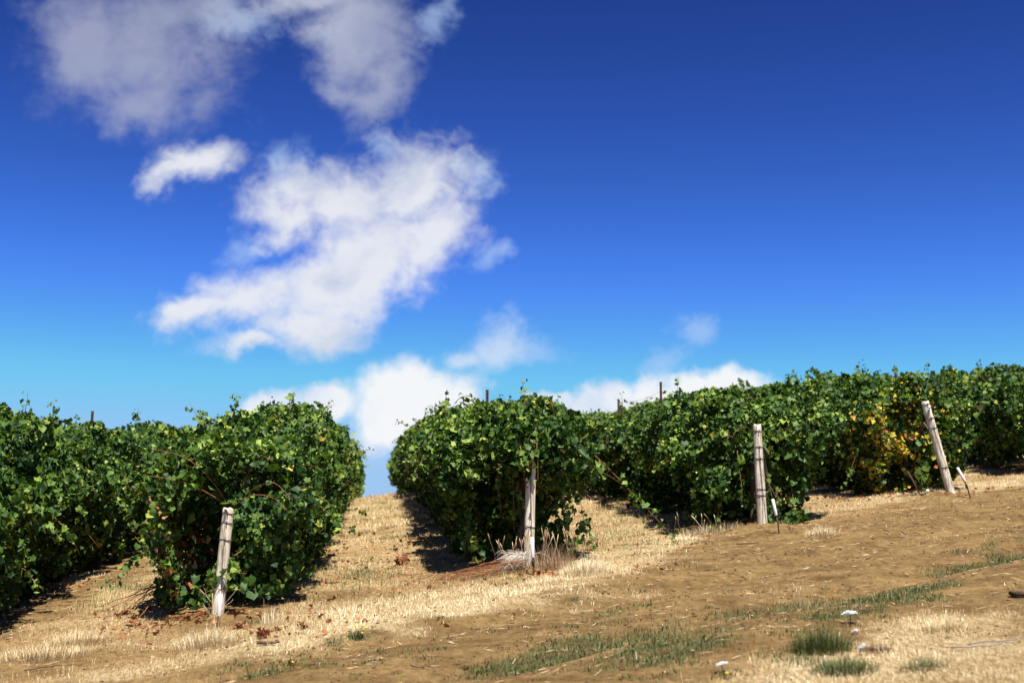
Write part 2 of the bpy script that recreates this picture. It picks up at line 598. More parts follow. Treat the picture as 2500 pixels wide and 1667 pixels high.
GREEN_SPOTS = spots_from([
    (1400, 1600, 1.0, 0.22, 0.9), (1200, 1645, 0.8, 0.2, 0.8), (1650, 1600, 0.9, 0.2, 0.6), (1650, 1560, 0.7, 0.15, 0.5),
    (2080, 1500, 0.9, 0.18, 0.9), (2250, 1440, 0.9, 0.18, 1.1), (2420, 1380, 1.0, 0.2, 1.2), (2000, 1580, 0.35, 0.2, 1.0),
    (2060, 1630, 0.35, 0.2, 0.7), (2250, 1600, 0.25, 0.15, 0.7), (920, 1400, 0.4, 0.5, 0.25), (1850, 1500, 0.8, 0.12, 0.35),
    (700, 1640, 0.8, 0.25, 0.35), (340, 1420, 0.35, 0.8, 0.4), (2420, 1330, 0.8, 0.15, 0.5), (1480, 1500, 0.5, 0.12, 0.3)])


def cover(x, y):
    """(straw, green) cover in 0..1"""
    u, v = to_uv(x, y)
    w = v - row_end(u)
    n = fbm(x / 0.9, y / 0.9, octaves=3, seed=21)
    n2 = fbm(x / 0.25, y / 0.25, octaves=2, seed=31)
    aisle = sstep(-0.6, 1.0, w)
    k = np.round((u + 1.38) / 3.01); du = np.abs(u - (k * 3.01 - 1.38))
    s = 0.75 * aisle * sstep(0.35, 0.75, du) + 0.12 * (1 - aisle)
    s = s + 0.35 * sstep(-2.6, -0.3, w) * sstep(3.0, 0.5, u) * (1 - aisle)
    s = s + spot(STRAW_SPOTS, x, y)
    road = sstep(-1.3, -2.4, w) * sstep(-6.2, -5.4, w) * sstep(-2.5, 1.5, u)
    s = s * (1 - 0.75 * road)
    s = s + 0.45 * sstep(-6.3, -7.2, w) * sstep(-4, 2, u)
    s = s - spot(DIRT_SPOTS, x, y)
    s = s - 0.8 * np.exp(-((u + 3.30 + 0.1 * vnoise(v / 1.5, v * 0, seed=8)) / 0.33) ** 2) * sstep(12.5, 14.5, v) * sstep(34, 26, v)
    s = np.clip(s + 0.36 * n + 0.26 * n2 - 0.02, 0, 1)
    g = spot(GREEN_SPOTS, x, y)
    g = np.clip(1.2 * g + 0.60 * n - 0.20 + 0.42 * n2, 0, 1) * sstep(0.03, 0.20, g)
    return s, g


def bleach(x, y):
    """how sun-bleached the straw is"""
    u, v = to_uv(x, y)
    a = np.clip(spot(STRAW_SPOTS, x, y), 0, 1)
    a = np.maximum(a, 0.55 * sstep(1.0, 2.2, v - row_end(u)))
    return np.clip(0.04 + 0.80 * a + 0.32 * fbm(x / 0.6, y / 0.6, octaves=3, seed=41), 0, 1)


def ground_material():
    m, nt, b = mat('vineyard_soil')
    L = nt.links
    tc = node(nt, 'ShaderNodeTexCoord')

    def noise(scale, detail=6, rough=0.65, st=None):
        n = node(nt, 'ShaderNodeTexNoise')
        n.inputs['Scale'].default_value = scale; n.inputs['Detail'].default_value = detail; n.inputs['Roughness'].default_value = rough
        if st:
            mp = node(nt, 'ShaderNodeMapping')
            mp.inputs['Rotation'].default_value = (0, 0, st[1]); mp.inputs['Scale'].default_value = st[0]
            L.new(tc.outputs['Object'], mp.inputs[0]); L.new(mp.outputs[0], n.inputs['Vector'])
        else:
            L.new(tc.outputs['Object'], n.inputs['Vector'])
        return n.outputs[0]
    big, fine, grain = noise(1.3), noise(14, 8, 0.7), noise(90, 4, 0.7)
    fib = noise(42, 5, 0.7, ((1, 0.22, 1), 0.55))
    soil = ramp(nt, fine, [(0.25, (0.080, 0.046, 0.018)), (0.45, (0.190, 0.121, 0.050)), (0.62, (0.26, 0.176, 0.075)), (0.8, (0.36, 0.265, 0.13))])
    soil2 = node(nt, 'ShaderNodeMix', data_type='RGBA', blend_type='MULTIPLY'); soil2.inputs[0].default_value = 0.7
    L.new(soil, soil2.inputs[6]); L.new(ramp(nt, big, [(0.3, (0.72, 0.68, 0.64)), (0.7, (1.12, 1.08, 1.0))]), soil2.inputs[7])
    trk = noise(1.0, 6, 0.6, ((0.35, 3.2, 1), -0.60))
    blot = noise(3.2, 5, 0.65)
    for fac_, st_ in ((trk, [(0.32, (0.72, 0.70, 0.66)), (0.5, (1.0, 1.0, 1.0)), (0.68, (1.22, 1.2, 1.16))]), (blot, [(0.34, (0.70, 0.64, 0.58)), (0.52, (1.0, 1.0, 1.0)), (0.7, (1.18, 1.2, 1.22))])):
        sm_ = node(nt, 'ShaderNodeMix', data_type='RGBA', blend_type='MULTIPLY'); sm_.inputs[0].default_value = 0.85
        L.new(soil2.outputs[2], sm_.inputs[6]); L.new(ramp(nt, fac_, st_), sm_.inputs[7])
        soil2 = sm_
    straw = ramp(nt, fib, [(0.30, (0.18, 0.10, 0.045)), (0.42, (0.38, 0.275, 0.135)), (0.58, (0.58, 0.47, 0.27)), (0.75, (0.78, 0.70, 0.49))])
    st = attr(nt, 'straw'); gr = attr(nt, 'green'); bl = attr(nt, 'bleach')
    tan = ramp(nt, fib, [(0.30, (0.13, 0.072, 0.030)), (0.45, (0.28, 0.175, 0.075)), (0.60, (0.42, 0.29, 0.135)), (0.78, (0.56, 0.42, 0.22))])
    sx = node(nt, 'ShaderNodeMix', data_type='RGBA')
    L.new(bl, sx.inputs[0]); L.new(tan, sx.inputs[6]); L.new(straw, sx.inputs[7])
    straw = sx.outputs[2]
    sm = node(nt, 'ShaderNodeMath', operation='MULTIPLY_ADD')
    L.new(grain, sm.inputs[0]); sm.inputs[1].default_value = 0.8; sm.inputs[2].default_value = -0.4
    sa = node(nt, 'ShaderNodeMath', operation='ADD'); L.new(st, sa.inputs[0]); L.new(sm.outputs[0], sa.inputs[1])
    sr = node(nt, 'ShaderNodeMapRange', interpolation_type='SMOOTHSTEP'); L.new(sa.outputs[0], sr.inputs[0])
    sr.inputs[1].default_value = 0.25; sr.inputs[2].default_value = 0.75; sr.inputs[4].default_value = 0.85
    mx = node(nt, 'ShaderNodeMix', data_type='RGBA')
    L.new(sr.outputs[0], mx.inputs[0]); L.new(soil2.outputs[2], mx.inputs[6]); L.new(straw, mx.inputs[7])
    gm = node(nt, 'ShaderNodeMix', data_type='RGBA')
    ga = node(nt, 'ShaderNodeMath', operation='MULTIPLY'); L.new(gr, ga.inputs[0]); ga.inputs[1].default_value = 0.7
    L.new(ga.outputs[0], gm.inputs[0]); L.new(mx.outputs[2], gm.inputs[6])
    L.new(ramp(nt, fine, [(0.3, (0.035, 0.040, 0.018)), (0.7, (0.115, 0.105, 0.042))]), gm.inputs[7])
    L.new(gm.outputs[2], b.inputs['Base Color'])
    b.inputs['Roughness'].default_value = 0.95
    b.inputs['Specular IOR Level'].default_value = 0.1
    ad = node(nt, 'ShaderNodeMath', operation='ADD'); L.new(fine, ad.inputs[0]); L.new(grain, ad.inputs[1])
    bp = node(nt, 'ShaderNodeBump'); bp.inputs['Strength'].default_value = 0.9; bp.inputs['Distance'].default_value = 0.03
    L.new(ad.outputs[0], bp.inputs['Height']); L.new(bp.outputs[0], b.inputs['Normal'])
    return m


def build_ground():
    gx = np.geomspace(0.12, 700, 46)
    xs = np.concatenate([-8 - gx[::-1], np.arange(-8, 13.5, 0.055), 13.5 + gx])
    ys = np.concatenate([6.5 - gx[::-1], np.arange(6.5, 26, 0.05), np.arange(26, 60, 0.16), 60 + gx * 1.2])
    X, Y = np.meshgrid(xs, ys)
    Z = ground(X, Y)
    ny, nx = X.shape
    i = np.arange(ny - 1)[:, None] * nx + np.arange(nx - 1)[None]
    F = np.stack([i, i + 1, i + nx + 1, i + nx], -1).reshape(-1, 4)
    g = Geo().add(np.stack([X, Y, Z], -1).reshape(-1, 3), F)
    o = g.build('ground', ground_material())
    s, gr = cover(X.ravel(), Y.ravel())
    for nm, a in (('straw', s), ('green', gr), ('bleach', bleach(X.ravel(), Y.ravel()))):
        at_ = o.data.attributes.new(nm, 'FLOAT', 'POINT')
        at_.data.foreach_set('value', a.astype(np.float32))
    tag(o, 'dry sloping hillside of brown soil and bleached stubble', None, None, 'structure')
    return o


build_ground()

# ------------------------------------------------------------------ leaves
_h = [(0.0, 0.0), (0.40, -0.16), (0.42, 0.17), (0.56, 0.42), (0.0, 0.88)]
_o = _h + [(-x, y) for x, y in _h[-2:0:-1]]
LEAF_HI = np.array([(0, 0.30)] + _o)
LEAF_LO = np.array([(0, 0.0), (0.45, -0.12), (0.52, 0.42), (0.0, 0.92), (-0.52, 0.42), (-0.45, -0.12)])
nf = len(_o)
FACE_HI = np.array([(0, 1 + i, 1 + (i + 1) % nf) for i in range(nf)])
FACE_LO = np.array([(0, 1, 2), (0, 2, 3), (0, 3, 4), (0, 4, 5)])


def leaves(g, P, Nrm, size, tone, hi=True, droop=1.0, r=rng, matidx=0):
    """leaf blades at points P facing Nrm, tips hanging"""
    n = len(P)
    if n == 0:
        return
    shape, faces = (LEAF_HI, FACE_HI) if hi else (LEAF_LO, FACE_LO)
    Nrm = unit(Nrm)
    tip = np.array([0, 0, -1.0]) * droop + 0.35 * Nrm + r.normal(0, 0.55, (n, 3))
    tip = unit(tip - (tip * Nrm).sum(1, keepdims=True) * Nrm)
    side = np.cross(tip, Nrm)
    sx = shape[:, 0][None] * size[:, None] * r.uniform(0.85, 1.15, (n, 1))
    sy = (shape[:, 1][None] - 0.3) * size[:, None]
    fold = r.uniform(0.05, 0.80, (n, 1)) * np.abs(shape[:, 0])[None] * size[:, None]
    curl = r.uniform(-0.75, 0.25, (n, 1)) * (shape[:, 1][None] - 0.1) ** 2 * size[:, None]
    wav = r.normal(0, 0.05, (n, len(shape))) * size[:, None]
    sz = fold + curl + wav
    V = P[:, None] + sx[..., None] * side[:, None] + sy[..., None] * tip[:, None] + sz[..., None] * Nrm[:, None]
    F = faces[None] + (np.arange(n) * len(shape))[:, None, None]
    g.add(V.reshape(-1, 3), F.reshape(-1, 3), np.repeat(tone, len(shape)), matidx)


def cane_path(p0, d0, length, sag, wob, r, k=14):
    """a shoot that leaves p0 along d0 and sags under its weight"""
    t = np.linspace(0, 1, k)
    d0 = unit(d0)
    side = unit(np.cross(d0, [0.1, 0.2, 1]))
    P = p0 + t[:, None] * length * d0 + np.array([0, 0, -1.0]) * (sag * length * t ** 2)[:, None]
    P = P + side * (wob * length * np.sin(t * 5 + r.uniform(0, 6)) * t)[:, None]
    return P


def leafy_shoot(parent, P, r, size=(0.045, 0.09), step=0.045, taper=True, rad=0.005, tone=(0.2, 0.9), part='shoot', label=None, facing=None):
    g = Geo()
    add_tube(g, P, np.linspace(rad, rad * 0.35, len(P)), 5, None, 0)
    seg = np.linalg.norm(np.diff(P, axis=0), axis=1); L = np.concatenate([[0], np.cumsum(seg)])
    n = max(3, int(L[-1] / step))
    s = np.sort(r.uniform(0.02, 1.0, n)) * L[-1]
    C = np.stack([np.interp(s, L, P[:, i]) for i in range(3)], 1)
    off = r.normal(0, 1, (n, 3)); off[:, 2] *= 0.5
    C = C + unit(off) * r.uniform(0.02, 0.075, (n, 1))
    nr = unit(off) * 0.8 + np.array([0.15, -0.4, 0.6]) + r.normal(0, 0.45, (n, 3))
    sz = r.uniform(size[0], size[1], n)
    if taper:
        sz = sz * np.interp(s / L[-1], [0, 0.6, 1], [1, 0.9, 0.45])
    leaves(g, C, nr, sz, r.uniform(tone[0], tone[1], n), True, 1.0, r, 1)
    o = g.build(part, [M['cane'], M['leaf']], parent)
    if label:
        o['label'] = label
    return o


def smin(a, b, k):
    h = np.clip(0.5 + 0.5 * (b - a) / k, 0, 1)
    return b * (1 - h) + a * h - k * h * (1 - h)


class Row:
    """one trellised row; u0 its line, v0 where its leaves begin, H height, W half width"""
    def __init__(s, u0, v0, v1, H, W, seed, holes=(), foot=0.10, tuck=0.0, bump=(0, 0, 1), prof=((0, .62), (.5, .86), (1.1, 1.0), (1.6, .82), (2.3, .6))):
        s.tuck, s.bump = tuck, bump
        s.u0, s.v0, s.v1, s.H, s.W, s.seed, s.holes, s.foot, s.prof = u0, v0, v1, H, W, seed, holes, foot, prof

    def f(s, u, v, h):
        """depth below the leaf surface, metres (negative outside)"""
        n = s.seed
        Hh = s.H + s.bump[0] * np.exp(-((v - s.bump[1]) / s.bump[2]) ** 2) + 0.15 * fbm(v / 0.9, u * 0, octaves=3, seed=n) + 0.20 * vnoise(v / 0.34, u / 0.34, seed=n + 4)
        Wd = s.W * np.interp(h, [p[0] for p in s.prof], [p[1] for p in s.prof])
        side = np.where(u > 0, 1.0, 7.7)
        Wd = Wd + 0.19 * fbm(v / 0.9, h / 0.6 + side * 31, side, octaves=3, seed=n + 9)
        du = Wd - np.abs(u)
        d = smin(du, Hh - h, 0.38)
        d = smin(d, v - s.v0 - s.tuck * sstep(1.05, 0.55, h) + 0.18 * fbm(u / 0.6, h / 0.6, octaves=2, seed=n + 15), 0.45)
        d = d + 0.11 * vnoise(u / 0.24, v / 0.24, h / 0.24, seed=n + 23)
        low = s.foot + 0.16 * fbm(v / 0.5, np.sign(u) * 9.0, octaves=2, seed=n + 33)
        d = np.minimum(d, h - np.maximum(0.02, low))
        for (hu, hv, hh, ru, rv, rh) in s.holes:
            q = np.sqrt(((u - hu) / ru) ** 2 + ((v - hv) / rv) ** 2 + ((h - hh) / rh) ** 2)
            d = np.minimum(d, (q - 1) * min(ru, rv, rh))
        return d

    def world(s, u, v, h):
        x, y = to_xy(s.u0 + u, v)
        return np.stack([x, y, ground(x, y, False) + h], -1)

    def grow(s, va, vb, dens, r):
        W, H = s.W + 0.45, s.H + 0.45
        n = int(2 * W * (vb - va) * H * dens)
        u = r.uniform(-W, W, n); v = r.uniform(va, vb, n); h = r.uniform(0, H, n)
        d = s.f(u, v, h)
        keep = (d > 0) & (r.uniform(0, 1, n) < np.exp(-np.maximum(0, d - 0.12) / 0.18) + 0.03)
        # thin places: gaps between shoots where the dark inside shows
        gap = fbm(u / 0.30, v / 0.30, h / 0.30, octaves=3, seed=s.seed + 51)
        lowgap = 0.32 * sstep(1.15, 0.2, h)
        keep &= r.uniform(0, 1, n) < sstep(-0.36, 0.42, gap - lowgap + 0.11) + 0.025
        u, v, h, d = u[keep], v[keep], h[keep], d[keep]
        e = 0.06
        nu = s.f(u - e, v, h) - s.f(u + e, v, h)
        nv = s.f(u, v - e, h) - s.f(u, v + e, h)
        nh = s.f(u, v, h - e) - s.f(u, v, h + e)
        nx, ny = nu * NN[0] + nv * D[0], nu * NN[1] + nv * D[1]
        nrm = unit(np.stack([nx, ny, nh], -1))
        return s.world(u, v, h), nrm, (u, v, h, d)


def build_row(row, label, r, near, autumn=None, shoots=(), dry=None, name='grapevine_hedge'):
    x, y = to_xy(row.u0, row.v0 + 0.4)
    root = thing(name, label, 'vine hedge', (x, y, float(ground(x, y, False))), 'trellised vine hedges running up the slope')
    g = Geo(); ga = Geo(); gd = Geo()
    bands = [(row.v0 - 0.6, near[0], 9500, (0.026, 0.078), True), (near[0], near[1], 3800, (0.045, 0.100), False), (near[1], row.v1, 900, (0.09, 0.18), False)]
    for (va, vb, dens, sz, hi) in bands:
        if vb <= va:
            continue
        P, Nv, (u, v, h, d) = row.grow(va, vb, dens, r)
        n = len(P)
        jit = r.normal(0, 0.62, (n, 3))
        nr = unit(Nv) * 0.60 + np.array([0.05, -0.10, 0.42]) + jit
        size = r.uniform(sz[0], sz[1], n) * r.choice([0.62, 0.85, 1.0, 1.0, 1.2, 1.5], n)
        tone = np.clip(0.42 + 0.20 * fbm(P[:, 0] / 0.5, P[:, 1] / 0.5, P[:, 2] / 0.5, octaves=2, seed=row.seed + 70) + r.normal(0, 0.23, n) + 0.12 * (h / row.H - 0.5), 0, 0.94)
        odd = r.uniform(0, 1, n)
        tone = np.where(odd < 0.012, r.uniform(0.95, 1.0, n), tone)
        pick = np.zeros(n, bool); pd = np.zeros(n, bool)
        if autumn is not None:
            q = np.linalg.norm((P - autumn[0]) / autumn[1], axis=1)
            pick = r.uniform(0, 1, n) < autumn[2] * np.exp(-q ** 2)
        if dry is not None:
            q = np.linalg.norm((P - dry[0]) / dry[1], axis=1)
            pd = (~pick) & (r.uniform(0, 1, n) < dry[2] * np.exp(-q ** 2))
        m0 = ~(pick | pd)
        leaves(g, P[m0], nr[m0], size[m0], tone[m0], hi, 1.0, r)
        if pick.any():
            leaves(ga, P[pick], nr[pick], size[pick], r.uniform(0, 1, pick.sum()), hi, 1.0, r)
        if pd.any():
            leaves(gd, P[pd], nr[pd], size[pd] * 0.85, r.uniform(0, 1, pd.sum()), hi, 1.0, r)
    g.build('foliage', M['leaf'], root)
    if ga.n:
        o = ga.build('autumn_foliage', M['autumn'], root); o['label'] = 'yellow and orange autumn leaves'
    if gd.n:
        o = gd.build('withered_foliage', M['dryleaf'], root); o['label'] = 'withered brown leaves'
    # trunks and cordon arms inside
    for k, vv in enumerate(np.arange(row.v0 + 0.55, min(row.v0 + 14, row.v1), 1.83)):
        base = row.world(np.array([0.0]), np.array([vv]), np.array([-0.05]))[0]
        top = row.world(np.array([r.normal(0, .05)]), np.array([vv + r.normal(0, .08)]), np.array([0.95]))[0]
        t = np.linspace(0, 1, 7)[:, None]
        P = base + (top - base) * t + r.normal(0, 0.015, (7, 3))
        gt = Geo(); add_tube(gt, P, np.linspace(0.04, 0.026, 7) * r.uniform(0.85, 1.2), 8)
        for sgn in (-1, 1):
            arm = row.world(np.zeros(6), vv + sgn * np.linspace(0, 0.85, 6), 0.93 + 0.04 * r.normal(0, 1, 6)); arm[0] = P[-1]
            add_tube(gt, arm, np.linspace(0.022, 0.012, 6), 6)
        gt.build('trunk', M['bark'], root)
    # bare canes threading the canopy
    gc = Geo()
    for k in range(70):
        vv = row.v0 + 0.2 + (near[1] - row.v0) * r.uniform(0, 1) ** 1.4
        p0 = row.world(np.array([0.0]), np.array([vv]), np.array([0.95]))[0]
        out = r.choice([-1, 1]) * r.uniform(0.2, 1.0)
        dr = np.array([NN[0] * out + D[0] * r.normal(0, .4), NN[1] * out + D[1] * r.normal(0, .4), r.uniform(0.2, 1.4)])
        add_tube(gc, cane_path(p0, dr, r.uniform(0.9, 1.5), r.uniform(0.2, 0.75), 0.05, r, 10), np.linspace(0.005, 0.002, 10), 4)
    o = gc.build('canes', M['cane'], root); o['kind'] = 'stuff'
    # free shoots standing above the top and out of the sides
    def surface(uq, vq, axis):
        if axis == 'top':
            hs = np.linspace(row.H + 0.6, 0.6, 60)
            f = row.f(np.full(60, uq), np.full(60, vq), hs)
            return uq, hs[np.argmax(f > 0.02)]
        us = np.linspace(uq * (row.W + 0.6), 0, 60)
        f = row.f(us, np.full(60, vq), np.full(60, axis))
        return us[np.argmax(f > 0.02)], axis

    v_end = near[1] + 5
    vq = row.v0 + 0.3
    while vq < v_end:
        vq += r.uniform(0.25, 1.0)
        uq, hq = surface(r.uniform(-0.6, 0.6), vq, 'top')
        k = r.integers(2, 6)
        big = r.uniform(0.18, 0.46)
        for q in range(k):
            p0 = row.world(np.array([uq + r.normal(0, .09)]), np.array([vq + r.normal(0, .09)]), np.array([hq - 0.10]))[0]
            dr = np.array([r.normal(0, .4), r.normal(0, .3), 1.0])
            leafy_shoot(root, cane_path(p0, dr, big * r.uniform(0.7, 1.25), r.uniform(0, .45), 0.06, r, 8), r, (0.045, 0.09), 0.017, tone=(0.2, 0.9))
    for sgn in (-1, 1):
        vq = row.v0 + 0.2
        while vq < v_end:
            vq += r.uniform(0.3, 1.0)
            uq, hq = surface(sgn, vq, r.uniform(0.5, 1.55))
            p0 = row.world(np.array([uq - sgn * 0.08]), np.array([vq]), np.array([hq]))[0]
            dr = np.array([sgn * NN[0] + r.normal(0, .3), r.normal(0, .5), r.uniform(-0.4, 0.7)])
            leafy_shoot(root, cane_path(p0, dr, r.uniform(0.22, 0.50), r.uniform(0.2, 1.0), 0.06, r, 9), r, (0.045, 0.09), 0.020, tone=(0.2, 0.9))
    for (p0, dr, L, sag, lab) in shoots:
        leafy_shoot(root, cane_path(np.array(p0), np.array(dr, float), L, sag, 0.05, r, 14), r, (0.045, 0.095), 0.030, tone=(0.25, 0.85), label=lab)
    return root


def U(px, py, y):
    """point on a sight line at depth y"""
    return at(px, py, y)


RA = Row(-4.39, 13.2, 48, 1.90, 0.98, 101, foot=0.06, bump=(0.24, 15.8, 2.2))
RB = Row(-1.36, 13.60, 60, 1.74, 0.80, 202, foot=0.05, holes=((-0.28, 13.75, 0.75, 0.28, 0.55, 0.45),),
         prof=((0, .78), (.5, .92), (1.1, 1.0), (1.6, .85), (2.3, .62)))
RC = Row(1.58, 14.98, 60, 1.66, 0.86, 303, foot=0.14, tuck=0.40, holes=((-0.30, 15.3, 0.62, 0.30, 0.75, 0.46), (0.50, 15.3, 0.40, 0.28, 0.5, 0.30)),
         prof=((0, .66), (.45, .74), (.9, .98), (1.35, 1.05), (1.8, .75), (2.3, .6)))
RD = Row(4.68, 16.86, 52, 1.50, 0.92, 404, foot=0.04, bump=(-0.24, 25.5, 3.5), prof=((0, .80), (.5, .90), (1.1, 1.0), (1.6, .82), (2.3, .6)), holes=((-0.7, 18.8, 0.45, 0.5, 1.6, 0.5), (-0.95, 22.0, 0.5, 0.55, 1.8, 0.5), (0.32, 17.0, 0.45, 0.18, 0.35, 0.4)))
RE = Row(7.60, 19.15, 50, 1.62, 0.98, 505, foot=0.08, holes=((-0.8, 21.8, 0.55, 0.5, 0.9, 0.5),))
RF = Row(10.66, 20.8, 48, 1.50, 1.0, 606, foot=0.12, holes=((-0.85, 24.2, 0.75, 0.55, 2.2, 0.55), (-0.9, 27.5, 0.7, 0.5, 1.6, 0.45)))

build_row(RA, 'vine hedge filling the left edge with no wooden post at its end', np.random.default_rng(1), (23.5, 33),
          shoots=[(U(60, 1010, 17.2), (0.1, 0, 1), 0.30, 0.1, None), (U(330, 1050, 21.5), (0.05, 0, 1), 0.40, 0.1, 'reddish shoot standing above the leaves'),
                  (U(180, 1045, 17.5), (0.2, 0, 1), 0.28, 0.4, None), (U(480, 1065, 26), (0.4, 0, 1), 0.4, 0.3, None),
                  (U(330, 1310, 19), (0.7, -0.4, -0.6), 0.7, 0.2, None)])
build_row(RB, 'dense rounded vine hedge behind the short post at the left of the grassy path', np.random.default_rng(2), (23.5, 33),
          dry=(U(455, 1370, 13.9), np.array([0.25, 0.6, 0.45]), 0.5),
          shoots=[(U(716, 1005, 15.3), (-0.05, 0, 1), 0.24, 0.0, None), (U(790, 1015, 16.5), (0.3, 0, 1), 0.22, 0.1, None),
                  (U(420, 1290, 13.9), (-0.75, -0.2, -0.65), 0.85, 0.1, 'long trailing cane reaching over the dry grass'),
                  (U(535, 1350, 13.35), (0.3, -0.2, -0.1), 0.30, 0.3, None), (U(590, 1345, 13.25), (-0.6, -0.2, -0.3), 0.35, 0.6, None), (U(600, 1400, 13.2), (-0.8, -0.3, 0.1), 0.36, 0.3, None), (U(590, 1440, 13.2), (-0.8, -0.3, 0.2), 0.34, 0.3, None),
                  (U(860, 1105, 24), (0.8, 0, 0.2), 0.35, 0.1, None), (U(870, 1240, 26), (0.5, -0.3, -0.3), 0.4, 0.3, None)])
build_row(RC, 'overhanging vine hedge with a dark hollow at its end at the right of the path', np.random.default_rng(3), (25, 35),
          dry=(U(1340, 1240, 15.6), np.array([0.2, 0.4, 0.25]), 0.5),
          shoots=[(U(1085, 1010, 15.9), (0.05, 0, 1), 0.30, 0.05, None), (U(1110, 985, 16.0), (0.6, 0, 0.8), 0.28, 0.5, None), (U(1130, 980, 16.0), (1, 0, 0.3), 0.2, 0.1, None),
                  (U(1030, 1050, 16.5), (-1, 0, 0.35), 0.32, 0.0, 'thin shoot poking out over the path'), (U(1355, 1015, 16), (0.15, 0, 1), 0.22, 0.0, None), (U(1350, 1000, 16), (-0.3, 0, 1), 0.15, 0.0, None),
                  (U(1400, 1150, 15.5), (0.22, -0.1, -1), 0.95, 0.05, 'long leafy cane hanging down to the straw'), (U(1370, 1165, 15.4), (0.12, -0.1, -1), 0.85, 0.0, None),
                  (U(1450, 1110, 16.2), (0.75, -0.1, -0.7), 1.25, 0.12, 'long cane trailing towards the next hedge'),
                  (U(1160, 1200, 15.5), (-0.2, -0.1, -1), 0.75, 0.0, None), (U(1110, 1160, 15.6), (-0.1, -0.1, -1), 0.55, 0.0, None), (U(1215, 1140, 15.3), (0.05, -0.1, -1), 0.55, 0.0, None),
                  (U(1250, 1150, 15.3), (0.05, -0.1, -1), 0.65, 0.0, None), (U(1290, 1070, 14.85), (0.0, -0.1, -1), 0.36, 0.0, None), (U(1270, 1090, 14.9), (0.15, -0.2, -1), 0.30, 0.0, None), (U(1310, 1080, 14.9), (0.05, -0.15, -1), 0.42, 0.0, None), (U(1180, 1370, 15.3), (-0.4, -0.1, 1), 0.5, 0.5, None), (U(1150, 1350, 15.4), (0.3, -0.1, 1), 0.4, 0.5, None),
                  (U(1400, 1300, 15.6), (0.4, -0.1, 0.5), 0.4, 0.6, None), (U(1390, 1330, 15.4), (0.5, 0, 0.4), 0.35, 0.6, None)])
build_row(RD, 'shaded vine hedge behind the upright pale post with wire bands', np.random.default_rng(4), (26, 36),
          shoots=[(U(1655, 985, 21), (0.0, 0, 1), 0.42, 0.0, None), (U(1520, 1000, 25), (0.0, 0, 1), 0.35, 0.1, None), (U(1780, 1160, 17.4), (-0.35, -0.2, -1), 0.85, 0.0, 'reddish cane drooping to the grass'),
                  (U(1800, 1100, 17.2), (0.05, -0.1, -1), 0.6, 0.1, None), (U(1930, 1180, 17.5), (0.1, -0.1, -1), 0.5, 0.1, None), (U(1850, 1140, 17.15), (0.3, -0.1, -0.4), 0.4, 0.4, None)])
build_row(RE, 'vine hedge with yellow autumn leaves beside the leaning post', np.random.default_rng(5), (27, 37),
          autumn=(U(2205, 1090, 19.6), np.array([0.60, 1.3, 0.72]), 0.68),
          shoots=[(U(2090, 930, 22), (0.1, 0, 1), 0.28, 0.0, None), (U(2190, 920, 20.5), (0, 0, 1), 0.22, 0.2, None), (U(2110, 1060, 20), (-0.5, -0.2, -1), 0.8, 0.1, None), (U(2245, 1140, 19.2), (0.1, -0.1, -1), 0.4, 0.0, None)])
build_row(RF, 'deeply shaded vine hedge beyond the leaning post at the right edge', np.random.default_rng(6), (27, 37),
          shoots=[(U(2390, 915, 25), (0.0, 0, 1), 0.30, 0.0, None), (U(2440, 915, 24), (0.3, 0, 1), 0.24, 0.2, None), (U(2260, 915, 29), (0.2, 0, 1), 0.35, 0.2, None)])


# ------------------------------------------------------------------ posts, anchors, trellis stakes
def ring(c, axis, rad, thick, g, tone=None, k=18):
    a = unit(np.asarray(axis)); b = unit(np.cross(a, [0.2, 1, 0.1])); c2 = np.cross(a, b)
    th = np.linspace(0, 2 * math.pi, k + 1)
    P = c + rad * (np.cos(th)[:, None] * b + np.sin(th)[:, None] * c2) + a * (0.006 * np.sin(th * 2))[:, None]
    add_tube(g, P, thick, 5, tone)


